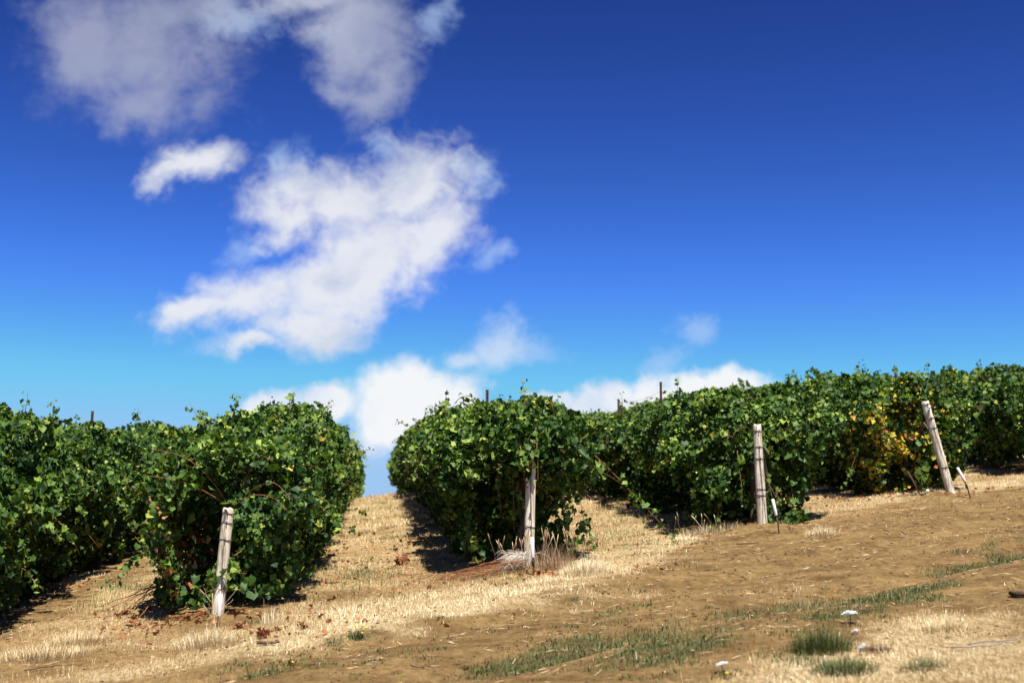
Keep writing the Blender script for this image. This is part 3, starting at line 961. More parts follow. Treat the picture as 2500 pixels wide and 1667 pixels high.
def wooden_post(label, base_px, top_px, y, r0, r1, bands, seed, notch=False, sink=0.15):
    r = np.random.default_rng(seed)
    b = at(base_px[0], base_px[1], y); t = at(top_px[0], top_px[1], y)
    root = thing('wooden_post', label, 'end post', b, 'weathered wooden end posts')
    ax = unit(t - b); L = np.linalg.norm(t - b)
    A = unit(np.cross(ax, [0, 1, 0])); A = A if A[0] > 0 else -A; B = np.cross(A, ax)
    sides = 20
    hs = np.concatenate([[-sink], np.linspace(0, 1, 16) * (L - 0.03), [L - 0.012, L - 0.002]])
    th = np.arange(sides) * 2 * math.pi / sides
    V = []
    for i, h in enumerate(hs):
        f = np.clip(h / L, 0, 1)
        rad = r0 + (r1 - r0) * f
        rr = rad * (1 + 0.035 * np.sin(th * 2 + seed) + 0.02 * np.sin(th * 5 + seed * 2 + f * 3) + r.normal(0, 0.008, sides))
        if i == len(hs) - 2: rr = rr * 0.97
        if i == len(hs) - 1: rr = rr * 0.86
        hh = h + (0.012 * np.sin(th * 3 + seed) if i >= len(hs) - 3 else 0)
        V.append(b + ax * np.broadcast_to(hh, (sides,))[:, None] + rr[:, None] * (np.cos(th)[:, None] * A + np.sin(th)[:, None] * B))
    V = np.array(V)
    if notch:   # broken away on one side near the top
        cut = (np.cos(th) < 0.05)
        for i, h in enumerate(hs):
            if h > L * 0.735:
                V[i, cut] = (V[i, cut] - (b + ax * h)) * 0 + (b + ax * (L * 0.735 + 0.004 * i)) + 0.15 * r0 * A + 0.5 * r0 * np.sin(th[cut])[:, None] * B
    V = V.reshape(-1, 3)
    k = len(hs)
    i = np.arange(k - 1)[:, None] * sides; j = np.arange(sides)[None]; j2 = (j + 1) % sides
    F = np.stack([i + j, i + j2, i + sides + j2, i + sides + j], -1).reshape(-1, 4)
    g = Geo().add(V - 0, F)
    jj = np.arange(sides)
    top = (k - 1) * sides
    cpt = V[top:].mean(0) + ax * 0.004
    n0 = g.n
    g.add(cpt[None], np.zeros((0, 3)))
    g.f.append(np.stack([np.full(sides, n0), top + jj, top + (jj + 1) % sides], -1)); g.m.append(np.zeros(sides, np.int32))
    o = g.build('post_body', M['wood'], root)
    # object-space grain follows the post
    for py in bands:
        f = (base_px[1] - py) / (base_px[1] - top_px[1])
        gb = Geo()
        ring(b + ax * L * f, ax, r0 + (r1 - r0) * f + 0.004, 0.0042, gb)
        kn = b + ax * L * f - B * 0 + A * 0.01 + np.array([0, -1, 0]) * (r0 + 0.006)
        add_tube(gb, [kn + ax * 0.014, kn, kn - ax * 0.02], 0.006, 5)
        gb.build('wire_band', M['wire'], root)
    for q, (fa, fb, xa, xb) in enumerate([(0.9, 0.42, -0.1, 0.15), (0.75, 0.02, 0.1, 0.7)]):
        tt = np.linspace(0, 1, 12)
        f = fa + (fb - fa) * tt
        xo = (xa + (xb - xa) * tt ** 1.6) * r0
        Pw = b + ax * (f * L)[:, None] + A * xo[:, None] + np.array([0, -1, 0]) * (np.sqrt(np.maximum(0.1, 1 - (xo / r0) ** 2)) * r0 + 0.006)[:, None]
        gw = Geo(); add_tube(gw, Pw, 0.0022, 4); gw.build('tie_wire', M['wire'], root)
    return root, b, ax, L


posts = []
P1 = wooden_post('short thick post leaning right, half covered by leaves above a dead twig', (530, 1512), (558, 1241), 13.2, 0.060, 0.052, (1253, 1276, 1318), 11)
P2 = wooden_post('post with a broken stepped top standing in tall brown grass', (1291, 1385), (1297, 1098), 15.05, 0.056, 0.053, (1287,), 12, notch=True)
P3 = wooden_post('pale upright post with five dark wire bands on bare soil', (1862, 1293), (1848, 1037), 17.0, 0.060, 0.050, (1053, 1092, 1121, 1195, 1210), 13)
P4 = wooden_post('tilted grey post leaning left beside yellow vine leaves', (2322, 1204), (2258, 981), 19.2, 0.056, 0.052, (988, 1022, 1046, 1142), 14)
# white insulator on the leaning post
g = Geo(); c = at(2269, 993, 19.12); add_tube(g, [c + [0, 0, .022], c, c - [0, 0, .03]], [0.010, 0.016, 0.012], 8)
g.build('insulator', M['white'], P4[0])


def anchor(label, base, s0, s1, collar=True, post=None, wires=()):
    p = hit(*base); y = p[1]
    root = thing('anchor_stake', label, 'anchor stake', p, 'white sleeved anchor stakes')
    a, b = at(s0[0], s0[1], y), at(s1[0], s1[1], y)
    ax = unit(b - a)
    g = Geo(); add_tube(g, [a, a + ax * 0.004, b - ax * 0.012, b - ax * 0.003, b], [0.016, 0.0185, 0.0185, 0.014, 0.006], 14)
    g.build('sleeve', M['white'], root)
    g = Geo(); mid = (p + a) / 2 + np.array([0.006, 0, 0])
    add_tube(g, [p - np.array([0, 0, .06]), p, mid, a + ax * 0.01], 0.0095, 8); g.build('rod', M['rust'], root)
    if collar:
        c = p + (a - p) * 0.72
        g = Geo(); d = unit(a - p); add_tube(g, [c - d * .032, c - d * .026, c + d * .026, c + d * .032], [0.010, 0.0165, 0.0165, 0.010], 10)
        g.build('collar', M['black'], root)
    for w in wires:
        tt = np.linspace(0, 1, 10)[:, None]
        Pw = b + (w - b) * tt
        Pw = Pw - np.array([0, 0, 1]) * 0.01 * np.sin(tt * math.pi)
        g = Geo(); add_tube(g, Pw, 0.0016, 4); g.build('guy_wire', M['wire'], root)
    return root


def pp(P, f, dx=0.05):
    return P[1] + P[2] * P[3] * f + np.array([dx, -0.02, 0])


anchor('white sleeved anchor stake in front of the short post and dead twig', (532, 1532), (535, 1503), (538, 1449), False, wires=[pp(P1, .25, 0)])
anchor('white sleeved anchor stake in tall brown grass in front of the stepped post', (1302, 1404), (1301, 1361), (1299, 1311), wires=[pp(P2, .55, 0.01)])
anchor('tilted white anchor stake just beside the pale banded post', (1902, 1302), (1895, 1258), (1886, 1218), False, wires=[pp(P3, .80), pp(P3, .68)])
anchor('strongly tilted white anchor stake beside the tilted grey post', (2369, 1216), (2356, 1175), (2337, 1141), wires=[pp(P4, .30)])

# fallen sleeve with its rod
p = hit(2268, 1203)
rt = thing('fallen_stake', 'short white sleeved stake lying flat on the soil under the yellow leaves', 'stake', p)
g = Geo(); q = p + np.array([-0.07, 0, 0.03]); add_tube(g, [q, q + [0.075, 0.01, 0.002]], 0.016, 10); g.build('sleeve', M['white'], rt)
g = Geo(); add_tube(g, [q + [-.06, -.005, 0], q, q + [.075, .01, .002], q + [.16, .02, -.01]], 0.008, 6); g.build('rod', M['rust'], rt)
p2 = hit(2247, 1203)
g = Geo(); add_tube(g, [p2 - [0, 0, .05], p2 + [-.08, .05, .17], p2 + [-.13, .1, .30]], 0.011, 6)
tag(g.build('leaning_rod', M['rust']), 'dark rod leaning out of the soil under the yellow leaves', 'rod', None)


def trellis_stake(label, px, py, row, seed):
    """steel line post standing in a row; px, py its top"""
    a, e = ray(px, py)
    # depth where the sight line crosses the row
    y = row.u0 / (a * NN[0] + NN[1])
    x = a * y
    zt = CAMZ + e * y
    zb = float(ground(x, y, False)) - 0.1
    root_loc = (x, y, zb)
    g = Geo()
    h = zt - zb
    lean = np.array([0.01 * math.sin(seed), 0, 0])
    # T section: flange and web
    for (dx, dy, wx, wy) in ((0, 0, 0.021, 0.0035), (0, 0.017, 0.0035, 0.0135)):
        V = []
        for zz in (0, h):
            for sx, sy in ((-1, -1), (1, -1), (1, 1), (-1, 1)):
                V.append(np.array([x + dx + sx * wx, y + dy + sy * wy, zb + zz]) + lean * (zz / h) * -1)
        F = [(0, 1, 5, 4), (1, 2, 6, 5), (2, 3, 7, 6), (3, 0, 4, 7), (4, 5, 6, 7), (3, 2, 1, 0)]
        g.add(V, F)
    for zz in np.arange(h - 0.6, h - 0.02, 0.055):   # studs on the flange
        c = np.array([x, y - 0.007, zb + zz])
        V = [c + [sx * 0.006, sy * 0.004, sz * 0.008] for sz in (-1, 1) for sx, sy in ((-1, -1), (1, -1), (1, 1), (-1, 1))]
        g.add(V, F)
    o = g.build('trellis_stake', M['rust'], None, False)
    tag(o, label, 'trellis stake', 'rusty steel trellis stakes')
    return np.array([x, y, zt])


TS = [(226, 1003, RA, 'rusty steel stake rising highest out of the hedge at the left edge'),
      (471, 1048, RA, 'small dark stake tip between the left edge hedge and the rounded hedge'),
      (1191, 951, RC, 'pale topped stake tip above the hedge with the dark hollow'),
      (1510, 974, RD, 'dark square stake tip in front of the low white cloud, shorter of two'),
      (1612, 932, RD, 'tall thin rusty stake rising in front of the low white cloud'),
      (1739, 963, RD, 'tiny stake tip at the right end of the low white cloud'),
      (2186, 908, RE, 'dark stake tip among shoots above the yellow autumn leaves')]
tops = [trellis_stake(l, px, py, rw, i) for i, (px, py, rw, l) in enumerate(TS)]

# top trellis wire along the hedge behind the pale post: strung from stake to stake
ws = np.array([tops[5] - [0, 0, .02], tops[4] - [0, 0, .16], tops[3] - [0, 0, .05]])
Pw = []
for a_, b_ in zip(ws[:-1], ws[1:]):
    for t in np.linspace(0, 1, 12)[:-1]:
        Pw.append(a_ + (b_ - a_) * t - np.array([0, 0, 0.25 * t * (1 - t)]))
Pw.append(ws[-1])
g = Geo(); add_tube(g, Pw, 0.0022, 4)
tag(g.build('trellis_wire', M['wire']), 'thin slack wire strung between the stakes before the low white cloud', 'wire')


# ------------------------------------------------------------------ grass and litter
def blades(g, base, height, width, lean, r, tone, mat=0, az=None):
    """tapered bent grass blades: five points, two quads-in-triangles"""
    n = len(base)
    az = r.uniform(0, 2 * math.pi, n) if az is None else az
    dirv = np.stack([np.cos(az), np.sin(az), np.zeros(n)], -1)
    wid = np.stack([-np.sin(az), np.cos(az), np.zeros(n)], -1)
    # turn half of the blades edge-on at random
    up = np.array([0, 0, 1.0])
    l1 = lean * 0.35
    mid = base + up * (height * 0.55 * np.cos(l1))[:, None] + dirv * (height * 0.55 * np.sin(l1))[:, None]
    tip = mid + up * (height * 0.45 * np.cos(lean))[:, None] + dirv * (height * 0.45 * np.sin(lean))[:, None]
    w = width[:, None]
    V = np.stack([base - wid * w * .5, base + wid * w * .5, mid - wid * w * .4, mid + wid * w * .4, tip], 1)
    F = np.array([(0, 1, 3), (0, 3, 2), (2, 3, 4)])[None] + (np.arange(n) * 5)[:, None, None]
    g.add(V.reshape(-1, 3), F.reshape(-1, 3), np.repeat(tone, 5), mat)


def scatter(n, x0, x1, y0, y1, r, which, power=1.3):
    x = r.uniform(x0, x1, n); y = r.uniform(y0, y1, n)
    # only what the lens can take in, with a margin
    ok = np.abs(x) < 0.42 * y + 1.6
    x, y = x[ok], y[ok]
    s, g_ = cover(x, y)
    c = s if which == 0 else g_
    k = r.uniform(0, 1, len(x)) < c ** power
    return x[k], y[k], c[k]


r = np.random.default_rng(50)
G1 = Geo()
for (n, y0, y1, hs, ws) in ((760000, 7.0, 22, (0.012, 0.075), (0.0013, 0.0036)), (200000, 22, 34, (0.03, 0.09), (0.0025, 0.006)), (80000, 34, 56, (0.05, 0.12), (0.006, 0.012))):
    x, y, c = scatter(n, -9, 14, y0, y1, r, 0)
    n_ = len(x)
    clump = fbm(x / 0.3, y / 0.3, octaves=2, seed=77)
    h = r.uniform(hs[0], hs[1], n_) * (0.65 + 0.6 * np.clip(clump + 0.5, 0, 1.3))
    lean = 1.6 - 1.5 * r.uniform(0, 1, n_) ** 3.0
    tone = np.clip(r.normal(0.22, 0.20, n_) + 0.55 * bleach(x, y) + 0.15 * clump, 0, 1)
    blades(G1, np.stack([x, y, ground(x, y) - 0.006], -1), h, r.uniform(ws[0], ws[1], n_), lean, r, tone)
n_ = 900
uu, vv = r.uniform(-0.9, 1.3, n_), r.uniform(38, 50, n_)
x, y = to_xy(uu, vv)
blades(G1, np.stack([x, y, ground(x, y) - 0.006], -1), r.uniform(0.06, 0.28, n_) * r.uniform(0.4, 1, n_), r.uniform(0.004, 0.008, n_), r.uniform(0.1, 0.9, n_), r, r.uniform(0.2, 0.8, n_))
tag(G1.build('dry_grass', M['straw']), 'bleached dry grass covering the slope and the path', None, None, 'stuff')

G2 = Geo()
x, y, c = scatter(1100000, -7, 9, 7.5, 20, r, 1, 0.9)
n_ = len(x)
blades(G2, np.stack([x, y, ground(x, y) - 0.004], -1), r.uniform(0.015, 0.06, n_), r.uniform(0.002, 0.005, n_), r.uniform(0.3, 1.5, n_), r, np.clip(r.normal(0.30, 0.22, n_), 0, 1))
# small scattered green weeds on the track
for k in range(170):
    px_, py_ = r.uniform(520, 2200), r.uniform(1440, 1660)
    q = hit(px_, py_)
    s_, _g = cover(q[:1], q[1:2])
    if s_[0] > 0.45:
        continue
    m_ = r.integers(14, 45)
    rr = r.uniform(0.02, 0.09)
    xx = q[0] + r.normal(0, rr, m_); yy = q[1] + r.normal(0, rr * .8, m_)
    blades(G2, np.stack([xx, yy, ground(xx, yy) - 0.003], -1), r.uniform(0.012, 0.04, m_), r.uniform(0.004, 0.009, m_), r.uniform(0.3, 1.4, m_), r, np.clip(r.normal(0.25, 0.2, m_), 0, 1))
tag(G2.build('green_grass', M['olive']), 'low olive green grass growing in strips along the farm track', None, None, 'stuff')

# aisle floor between the two left hedges and around: short olive-yellow grass tips
G3 = Geo()
x, y, c = scatter(60000, -4.6, 3.5, 13.5, 34, r, 0, 1.0)
k = (fbm(x / 0.6, y / 0.6, octaves=2, seed=91) > 0.25)
x, y = x[k], y[k]; n_ = len(x)
blades(G3, np.stack([x, y, ground(x, y) - 0.004], -1), r.uniform(0.03, 0.10, n_), r.uniform(0.003, 0.008, n_), r.uniform(0.1, 1.0, n_), r, np.clip(r.normal(0.8, 0.2, n_), 0, 1))
tag(G3.build('olive_grass', M['olive']), 'half dried olive grass between the hedges', None, None, 'stuff')


def tuft(name, label, px, py, n, rad, h, mat_, lean=(0.1, 0.9), w=(0.003, 0.006), seed=0, group=None, tone=(0.6, 0.2), cat='grass tuft', elong=1.0, stalks=0):
    r = np.random.default_rng(seed + 900)
    p = hit(px, py)
    g = Geo(); n = int(n * 1.5)
    a = r.uniform(0, 2 * math.pi, n); q = rad * np.sqrt(r.uniform(0, 1, n))
    x = p[0] + np.cos(a) * q * elong; y = p[1] + np.sin(a) * q
    hh = r.uniform(0.45, 1.0, n) * h
    blades(g, np.stack([x, y, ground(x, y) - 0.01], -1), hh * (1.1 - 0.45 * q / rad), r.uniform(w[0], w[1], n) * 0.5, (lean[0] + (lean[1] - lean[0]) * (q / rad) ** 0.7) * r.uniform(0.4, 1.25, n), r, np.clip(r.normal(tone[0], tone[1], n), 0, 1), 0, a + r.normal(0, 0.7, n))
    for k in range(stalks):   # seed heads
        b = np.array([p[0] + r.normal(0, rad * .6 * elong), p[1] + r.normal(0, rad * .6), p[2]])
        t = b + np.array([r.normal(0, .12), r.normal(0, .1), h * r.uniform(1.0, 1.35)])
        add_tube(g, [b, (b + t) / 2 + r.normal(0, .01, 3), t - (t - b) * .22, t - (t - b) * 0.12, t], [0.0018, 0.0016, 0.002, 0.006, 0.001], 4, r.uniform(0.4, 1))
    o = g.build(name, mat_)
    return tag(o, label, cat, group)


GT = 'tufts of dry grass'
tuft('dry_grass_tuft', 'bleached fluffy grass tuft on the straw to the right of the stepped post', 1432, 1402, 900, 0.22, 0.24, M['straw'], (0.2, 1.1), seed=1, group=GT, tone=(0.85, 0.12), elong=1.2)
tuft('dry_grass_tuft', 'bleached grass tuft below the anchor stake of the stepped post', 1330, 1425, 420, 0.22, 0.13, M['straw'], (0.4, 1.3), seed=2, group=GT, tone=(0.8, 0.12), elong=1.6)
tuft('dry_grass_tuft', 'bleached grass tuft under the dead twig by the short post', 505, 1578, 700, 0.20, 0.24, M['straw'], (0.3, 1.4), seed=3, group=GT, tone=(0.66, 0.2), elong=1.4)
tuft('dry_grass_tuft', 'bleached tuft nearest the lower left corner', 95, 1610, 800, 0.30, 0.20, M['straw'], (0.5, 1.5), seed=4, group=GT, tone=(0.6, 0.2), elong=1.4)
tuft('dry_grass_tuft', 'bleached spreading tuft between the lower left corner and the short post', 185, 1570, 520, 0.22, 0.20, M['straw'], (0.5, 1.5), seed=5, group=GT, tone=(0.58, 0.2), elong=1.3)
tuft('dry_grass_tuft', 'golden grass tuft at the lower right above the pale fallen stalk', 2290, 1535, 380, 0.17, 0.12, M['straw'], (0.3, 1.2), seed=6, group=GT, tone=(0.6, 0.15), elong=1.3)
tuft('dry_grass_tuft', 'thin pale tuft at the foot of the rounded hedge beside the path', 665, 1525, 160, 0.10, 0.24, M['straw'], (0.1, 0.8), seed=7, group=GT, tone=(0.75, 0.15))
tuft('dry_grass_tuft', 'pale tuft on bare soil right of the pale banded post', 2005, 1305, 380, 0.20, 0.16, M['straw'], (0.2, 1.1), seed=8, group=GT, tone=(0.75, 0.15))
tuft('dry_grass_tuft', 'pale tuft just left of the pale banded post at the hedge foot', 1725, 1305, 420, 0.28, 0.20, M['straw'], (0.1, 0.9), seed=9, group=GT, tone=(0.55, 0.2), elong=1.4, stalks=8)
tuft('dry_grass_tuft', 'pale tuft lying on the straw below the shaded hedge', 1660, 1320, 260, 0.18, 0.10, M['straw'], (0.5, 1.3), seed=10, group=GT, tone=(0.9, 0.1), elong=1.4)
tuft('brown_grass_clump', 'tall brown grass with seed heads to the right of the stepped post', 1352, 1385, 420, 0.20, 0.32, M['brown_grass'], (0.1, 0.9), (0.003, 0.006), 11, 'tall brown grass around the stepped post', (0.5, 0.25), 'grass clump', 1.2, 22)
tuft('brown_grass_clump', 'tall brown grass with seed heads to the left of the stepped post', 1256, 1384, 220, 0.14, 0.25, M['brown_grass'], (0.1, 0.9), (0.003, 0.006), 12, 'tall brown grass around the stepped post', (0.45, 0.25), 'grass clump', 1.2, 12)
tuft('green_grass_tuft', 'tall dark green grass tuft at the lower right', 2005, 1590, 620, 0.16, 0.24, M['olive'], (0.1, 0.9), (0.003, 0.007), 13, 'green grass tufts in the lower right', (0.25, 0.15), 'grass tuft', 1.2)
tuft('green_grass_tuft', 'dark green tuft below the tallest green tuft', 2065, 1640, 420, 0.16, 0.14, M['olive'], (0.2, 1.1), (0.003, 0.007), 14, 'green grass tufts in the lower right', (0.25, 0.15), 'grass tuft', 1.2)
tuft('green_grass_tuft', 'bluish green small tuft right of the brown round tuft', 2255, 1632, 260, 0.12, 0.12, M['olive'], (0.2, 1.1), (0.003, 0.006), 15, 'green grass tufts in the lower right', (0.3, 0.15), 'grass tuft', 1.2)
tuft('brown_weed', 'round dark brown dead weed beside the curved white flower', 2140, 1590, 300, 0.09, 0.085, M['twig'], (0.2, 1.3), (0.003, 0.006), 16, None, (0.3, 0.2), 'dead weed', 1.2)


def litter():
    r = np.random.default_rng(61)
    g = Geo()
    pts = []
    for (px, py, n, sx, sy) in ((190, 1372, 60, .22, .10), (430, 1520, 90, .35, .18), (340, 1500, 60, .3, .2), (560, 1500, 40, .3, .1), (1010, 1330, 60, .5, .8), (900, 1400, 60, .6, 1.2),
                                (920, 1290, 50, .4, 1.6), (700, 1530, 20, .4, .2), (130, 1440, 40, .25, .3), (1360, 1400, 40, .2, .12), (2200, 1205, 70, .7, .25), (1480, 1230, 40, .4, .8),
                                (820, 1320, 60, .3, 1.6), (940, 1350, 90, .6, 2.2), (620, 1560, 30, .8, .3), (1500, 1330, 40, .8, .8), (1060, 1250, 60, .3, 1.6), (480, 1400, 40, .3, .3), (1700, 1280, 30, .5, .4), (1330, 1410, 40, .5, .2), (2050, 1215, 30, .5, .2)):
        p = hit(px, py)
        xx = p[0] + r.normal(0, sx, n); yy = p[1] + r.normal(0, sy, n)
        pts.append(np.stack([xx, yy, ground(xx, yy) + r.uniform(0.004, 0.03, n)], -1))
    P = np.concatenate(pts); n = len(P)
    leaves(g, P, np.array([0, 0, 1.0]) + r.normal(0, .5, (n, 3)), r.uniform(0.022, 0.06, n), r.uniform(0, 0.8, n) ** 1.3, True, 0.0, r)
    tag(g.build('fallen_leaves', M['dryleaf']), 'rust brown fallen vine leaves on the dry grass', None, None, 'stuff')
    # loose clods and crumbs
    g = Geo()
    n = 16000
    x = r.uniform(-6, 9, n); y = r.uniform(8, 20, n)
    s, _ = cover(x, y)
    k = r.uniform(0, 1, n) > s * 0.75
    x, y = x[k], y[k]
    ico = np.array([(1, 0, 0), (-1, 0, 0), (0, 1, 0), (0, -1, 0), (0, 0, 1), (0, 0, -1)], float)
    fo = np.array([(0, 2, 4), (2, 1, 4), (1, 3, 4), (3, 0, 4), (2, 0, 5), (1, 2, 5), (3, 1, 5), (0, 3, 5)])
    m_ = len(x)
    sc = (0.004 + 0.017 * r.uniform(0, 1, m_) ** 5)[:, None, None] * r.uniform(0.5, 1.3, (m_, 6, 1)) * np.array([1.2, 1.2, .7])
    V = np.stack([x, y, ground(x, y) + 0.002], -1)[:, None] + ico[None] * sc
    g.add(V.reshape(-1, 3), (fo[None] + (np.arange(m_) * 6)[:, None, None]).reshape(-1, 3))
    tag(g.build('soil_crumbs', M['clod'], None, False), 'loose clods of earth on the track', None, None, 'stuff')
    # short straw stalks and chips lying about
    g = Geo()
    n = 5000
    x = r.uniform(-6, 9, n); y = r.uniform(8, 21, n)
    az = r.normal(0.4, 0.9, n); L = r.uniform(0.02, 0.11, n)
    dv = np.stack([np.cos(az), np.sin(az)], -1) * L[:, None] / 2
    z0 = ground(x - dv[:, 0], y - dv[:, 1]) + 0.008; z1 = ground(x + dv[:, 0], y + dv[:, 1]) + 0.008
    A = np.stack([x - dv[:, 0], y - dv[:, 1], z0], -1); B = np.stack([x + dv[:, 0], y + dv[:, 1], z1], -1)
    wv = np.array([0, 0, 1.0]) * r.uniform(0.002, 0.005, n)[:, None]
    sd = np.stack([-np.sin(az), np.cos(az), np.zeros(n)], -1) * r.uniform(0.0015, 0.0035, n)[:, None]
    V = np.stack([A - sd, A + sd, B + sd, B - sd, (A + B) / 2 + wv], 1)
    F = np.array([(0, 4, 1), (1, 4, 2), (2, 4, 3), (3, 4, 0)])[None] + (np.arange(n) * 5)[:, None, None]
    g.add(V.reshape(-1, 3), F.reshape(-1, 3), np.repeat(r.uniform(0, 1, n), 5))
    tag(g.build('straw_litter', M['brown_grass']), 'loose straw and chaff lying on the ground', None, None, 'stuff')


litter()


def stick(name, label, pts, rad, m, cat, group=None, base=None):
    g = Geo()
    for P in pts:
        P = np.asarray(P, float)
        add_tube(g, P, np.linspace(rad, rad * 0.55, len(P)), 7)
    return tag(g.build(name, m), label, cat, group)


def lying(px, py, L, az, r, lift=0.015, k=8):
    p = hit(px, py); t = np.linspace(-.5, .5, k)
    x = p[0] + t * L * math.cos(az) + r.normal(0, .006, k); y = p[1] + t * L * math.sin(az) + r.normal(0, .006, k)
    return np.stack([x, y, ground(x, y) + lift + r.uniform(0, .012, k)], -1)


rs = np.random.default_rng(71)
stick('broken_branch', 'thick short dark branch piece on the straw below the rounded hedge', [lying(656, 1575, 0.19, 0.15, rs, 0.02)], 0.018, M['twig'], 'branch')
stick('fallen_twig', 'thin dark twig lying on bare soil below the pale banded post', [lying(1825, 1331, 0.24, 0.0, rs)], 0.008, M['twig'], 'twig')
stick('fallen_twig', 'long thin twig lying across the straw at the lower left', [lying(130, 1632, 0.42, 0.1, rs)], 0.006, M['twig'], 'twig')
stick('fallen_twig', 'short twig on bare earth at the bottom centre of the track', [lying(1035, 1634, 0.17, 0.0, rs)], 0.006, M['twig'], 'twig')
stick('fallen_twig', 'wavy dark twig on the path grass at the shaded hedge foot', [lying(1040, 1318, 0.42, 0.15, rs)], 0.012, M['twig'], 'twig')
stick('fallen_twig', 'thin forked twig on the soil right of the pale banded post', [lying(1985, 1350, 0.2, 0.6, rs), lying(1978, 1352, 0.14, 0.2, rs)], 0.005, M['twig'], 'twig')
stick('pale_stalk', 'pale bleached stalk lying in the grass at the lower right edge', [lying(2440, 1577, 0.42, 0.15, rs, 0.03), lying(2400, 1585, 0.4, 0.05, rs, 0.02)], 0.006, M['grey_brush'], 'stalk')


def clump_of_dirt(label, px, py, s, m, seed, name='earth_clod', cat='clod'):
    r = np.random.default_rng(seed); p = hit(px, py)
    th = np.linspace(0, math.pi, 7)[1:-1]; ph = np.arange(10) * 2 * math.pi / 10
    V = [(0, 0, 1)] + [(math.sin(t) * math.cos(f), math.sin(t) * math.sin(f), math.cos(t)) for t in th for f in ph] + [(0, 0, -1)]
    V = np.array(V)
    n = 1 + 0.6 * vnoise(V[:, 0] * 1.7, V[:, 1] * 1.7, V[:, 2] * 1.7, seed)
    V = V * n[:, None] * np.array(s) + p + np.array([0, 0, s[2] * .5])
    F3 = [(0, 1 + i, 1 + (i + 1) % 10) for i in range(10)] + [(51, 41 + (i + 1) % 10, 41 + i) for i in range(10)]
    F4 = [(1 + a * 10 + i, 11 + a * 10 + i, 11 + a * 10 + (i + 1) % 10, 1 + a * 10 + (i + 1) % 10) for a in range(4) for i in range(10)]
    g = Geo().add(V, F3); g.f.append(np.array(F4)); g.m.append(np.zeros(len(F4), np.int32))
    return tag(g.build(name, m), label, cat)


clump_of_dirt('dark rock half buried in the slope at the right edge', 2492, 1456, (0.08, 0.07, 0.035), M['clod'], 6, 'dark_rock', 'rock')


def crumpled_leaf(label, px, py, s, seed):
    r = np.random.default_rng(seed); p = hit(px, py)
    g = Geo(); n = 7
    P = p + r.normal(0, s * .35, (n, 3)) * [1, 1, .4] + [0, 0, s * .5]
    leaves(g, P, r.normal(0, 1, (n, 3)) + [0, -.4, .6], r.uniform(s * .7, s * 1.1, n), r.uniform(0, .35, n), True, 0.2, r)
    return tag(g.build('withered_leaf_cluster', M['dryleaf']), label, 'dead leaves')


crumpled_leaf('dark crumpled dead leaves next to the thick branch piece', 645, 1558, 0.08, 1)
crumpled_leaf('small upright dead leaf cluster between branch piece and path', 745, 1533, 0.06, 2)
crumpled_leaf('orange dead leaves on soil right of the short post', 586, 1533, 0.07, 3)
crumpled_leaf('dead leaf cluster on the olive grass of the path', 975, 1378, 0.09, 4)


def cane_pile():
    r = np.random.default_rng(81)
    c = hit(1215, 1398)
    root = thing('brush_pile', 'heap of cut red canes and grey brush at the foot of the stepped post', 'brush pile', c)
    g = Geo()
    for k in range(22):
        s = c + np.array([r.uniform(0.05, 0.32), r.normal(0, .10), r.uniform(0.03, 0.14)])
        e = c + np.array([r.uniform(-0.75, -0.15), r.normal(-0.05, .14), 0.0]); e[2] = float(ground(e[0], e[1])) + r.uniform(0.004, 0.03)
        t = np.linspace(0, 1, 7)[:, None]
        P = s + (e - s) * t + np.array([0, 0, 1]) * (0.06 * np.sin(t * math.pi)) * r.uniform(0.2, 1) + r.normal(0, .007, (7, 3))
        add_tube(g, P, np.linspace(0.0032, 0.0015, 7), 4)
    g.build('red_canes', M['cane'], root)['kind'] = 'stuff'
    g = Geo()
    c2 = hit(1262, 1392)
    n = 120
    th = r.normal(math.pi * 0.95, 1.3, n)
    root_p = c2 + np.stack([r.normal(0.03, .07, n), r.normal(0, .06, n), r.uniform(0.08, 0.20, n)], -1)
    L = r.uniform(0.10, 0.28, n)
    for k in range(n):
        d = np.array([math.cos(th[k]), 0.5 * math.sin(th[k]) - .25, r.uniform(-.5, .5)])
        P = cane_path(root_p[k], d, L[k], r.uniform(.2, .7), .06, r, 5)
        add_tube(g, P, np.linspace(0.0022, 0.001, 5), 3, r.uniform(0.2, 1))
    g.build('grey_brush', M['grey_brush'], root)['kind'] = 'stuff'
    g = Geo()
    for k in range(9):
        P = lying(1150 + r.normal(0, 60), 1410 + r.normal(0, 8), r.uniform(.3, .6), r.normal(.1, .2), r, .02)
        add_tube(g, P, np.linspace(0.004, 0.002, len(P)), 4)
    g.build('loose_cane', M['cane'], root)['kind'] = 'stuff'


cane_pile()

# pruned canes trailing out of the rounded hedge over the grass
rc = np.random.default_rng(82)
g = Geo()
for (px0, py0, px1, py1) in ((385, 1470, 285, 1515), (390, 1455, 310, 1480), (380, 1480, 250, 1500), (395, 1440, 310, 1465), (370, 1490, 300, 1520), (385, 1475, 230, 1490), (390, 1485, 330, 1530)):
    a_, b_ = hit(px0, py0), hit(px1, py1)
    t = np.linspace(0, 1, 9)[:, None]
    P = a_ + (b_ - a_) * t + np.array([0, 0, 1]) * (0.16 * (1 - t) + 0.03) + rc.normal(0, .006, (9, 3))
    add_tube(g, P, np.linspace(0.007, 0.003, 9), 5)
tag(g.build('pruned_canes', M['cane']), 'reddish bare canes trailing out of the rounded hedge onto the grass', 'canes', None, 'stuff')


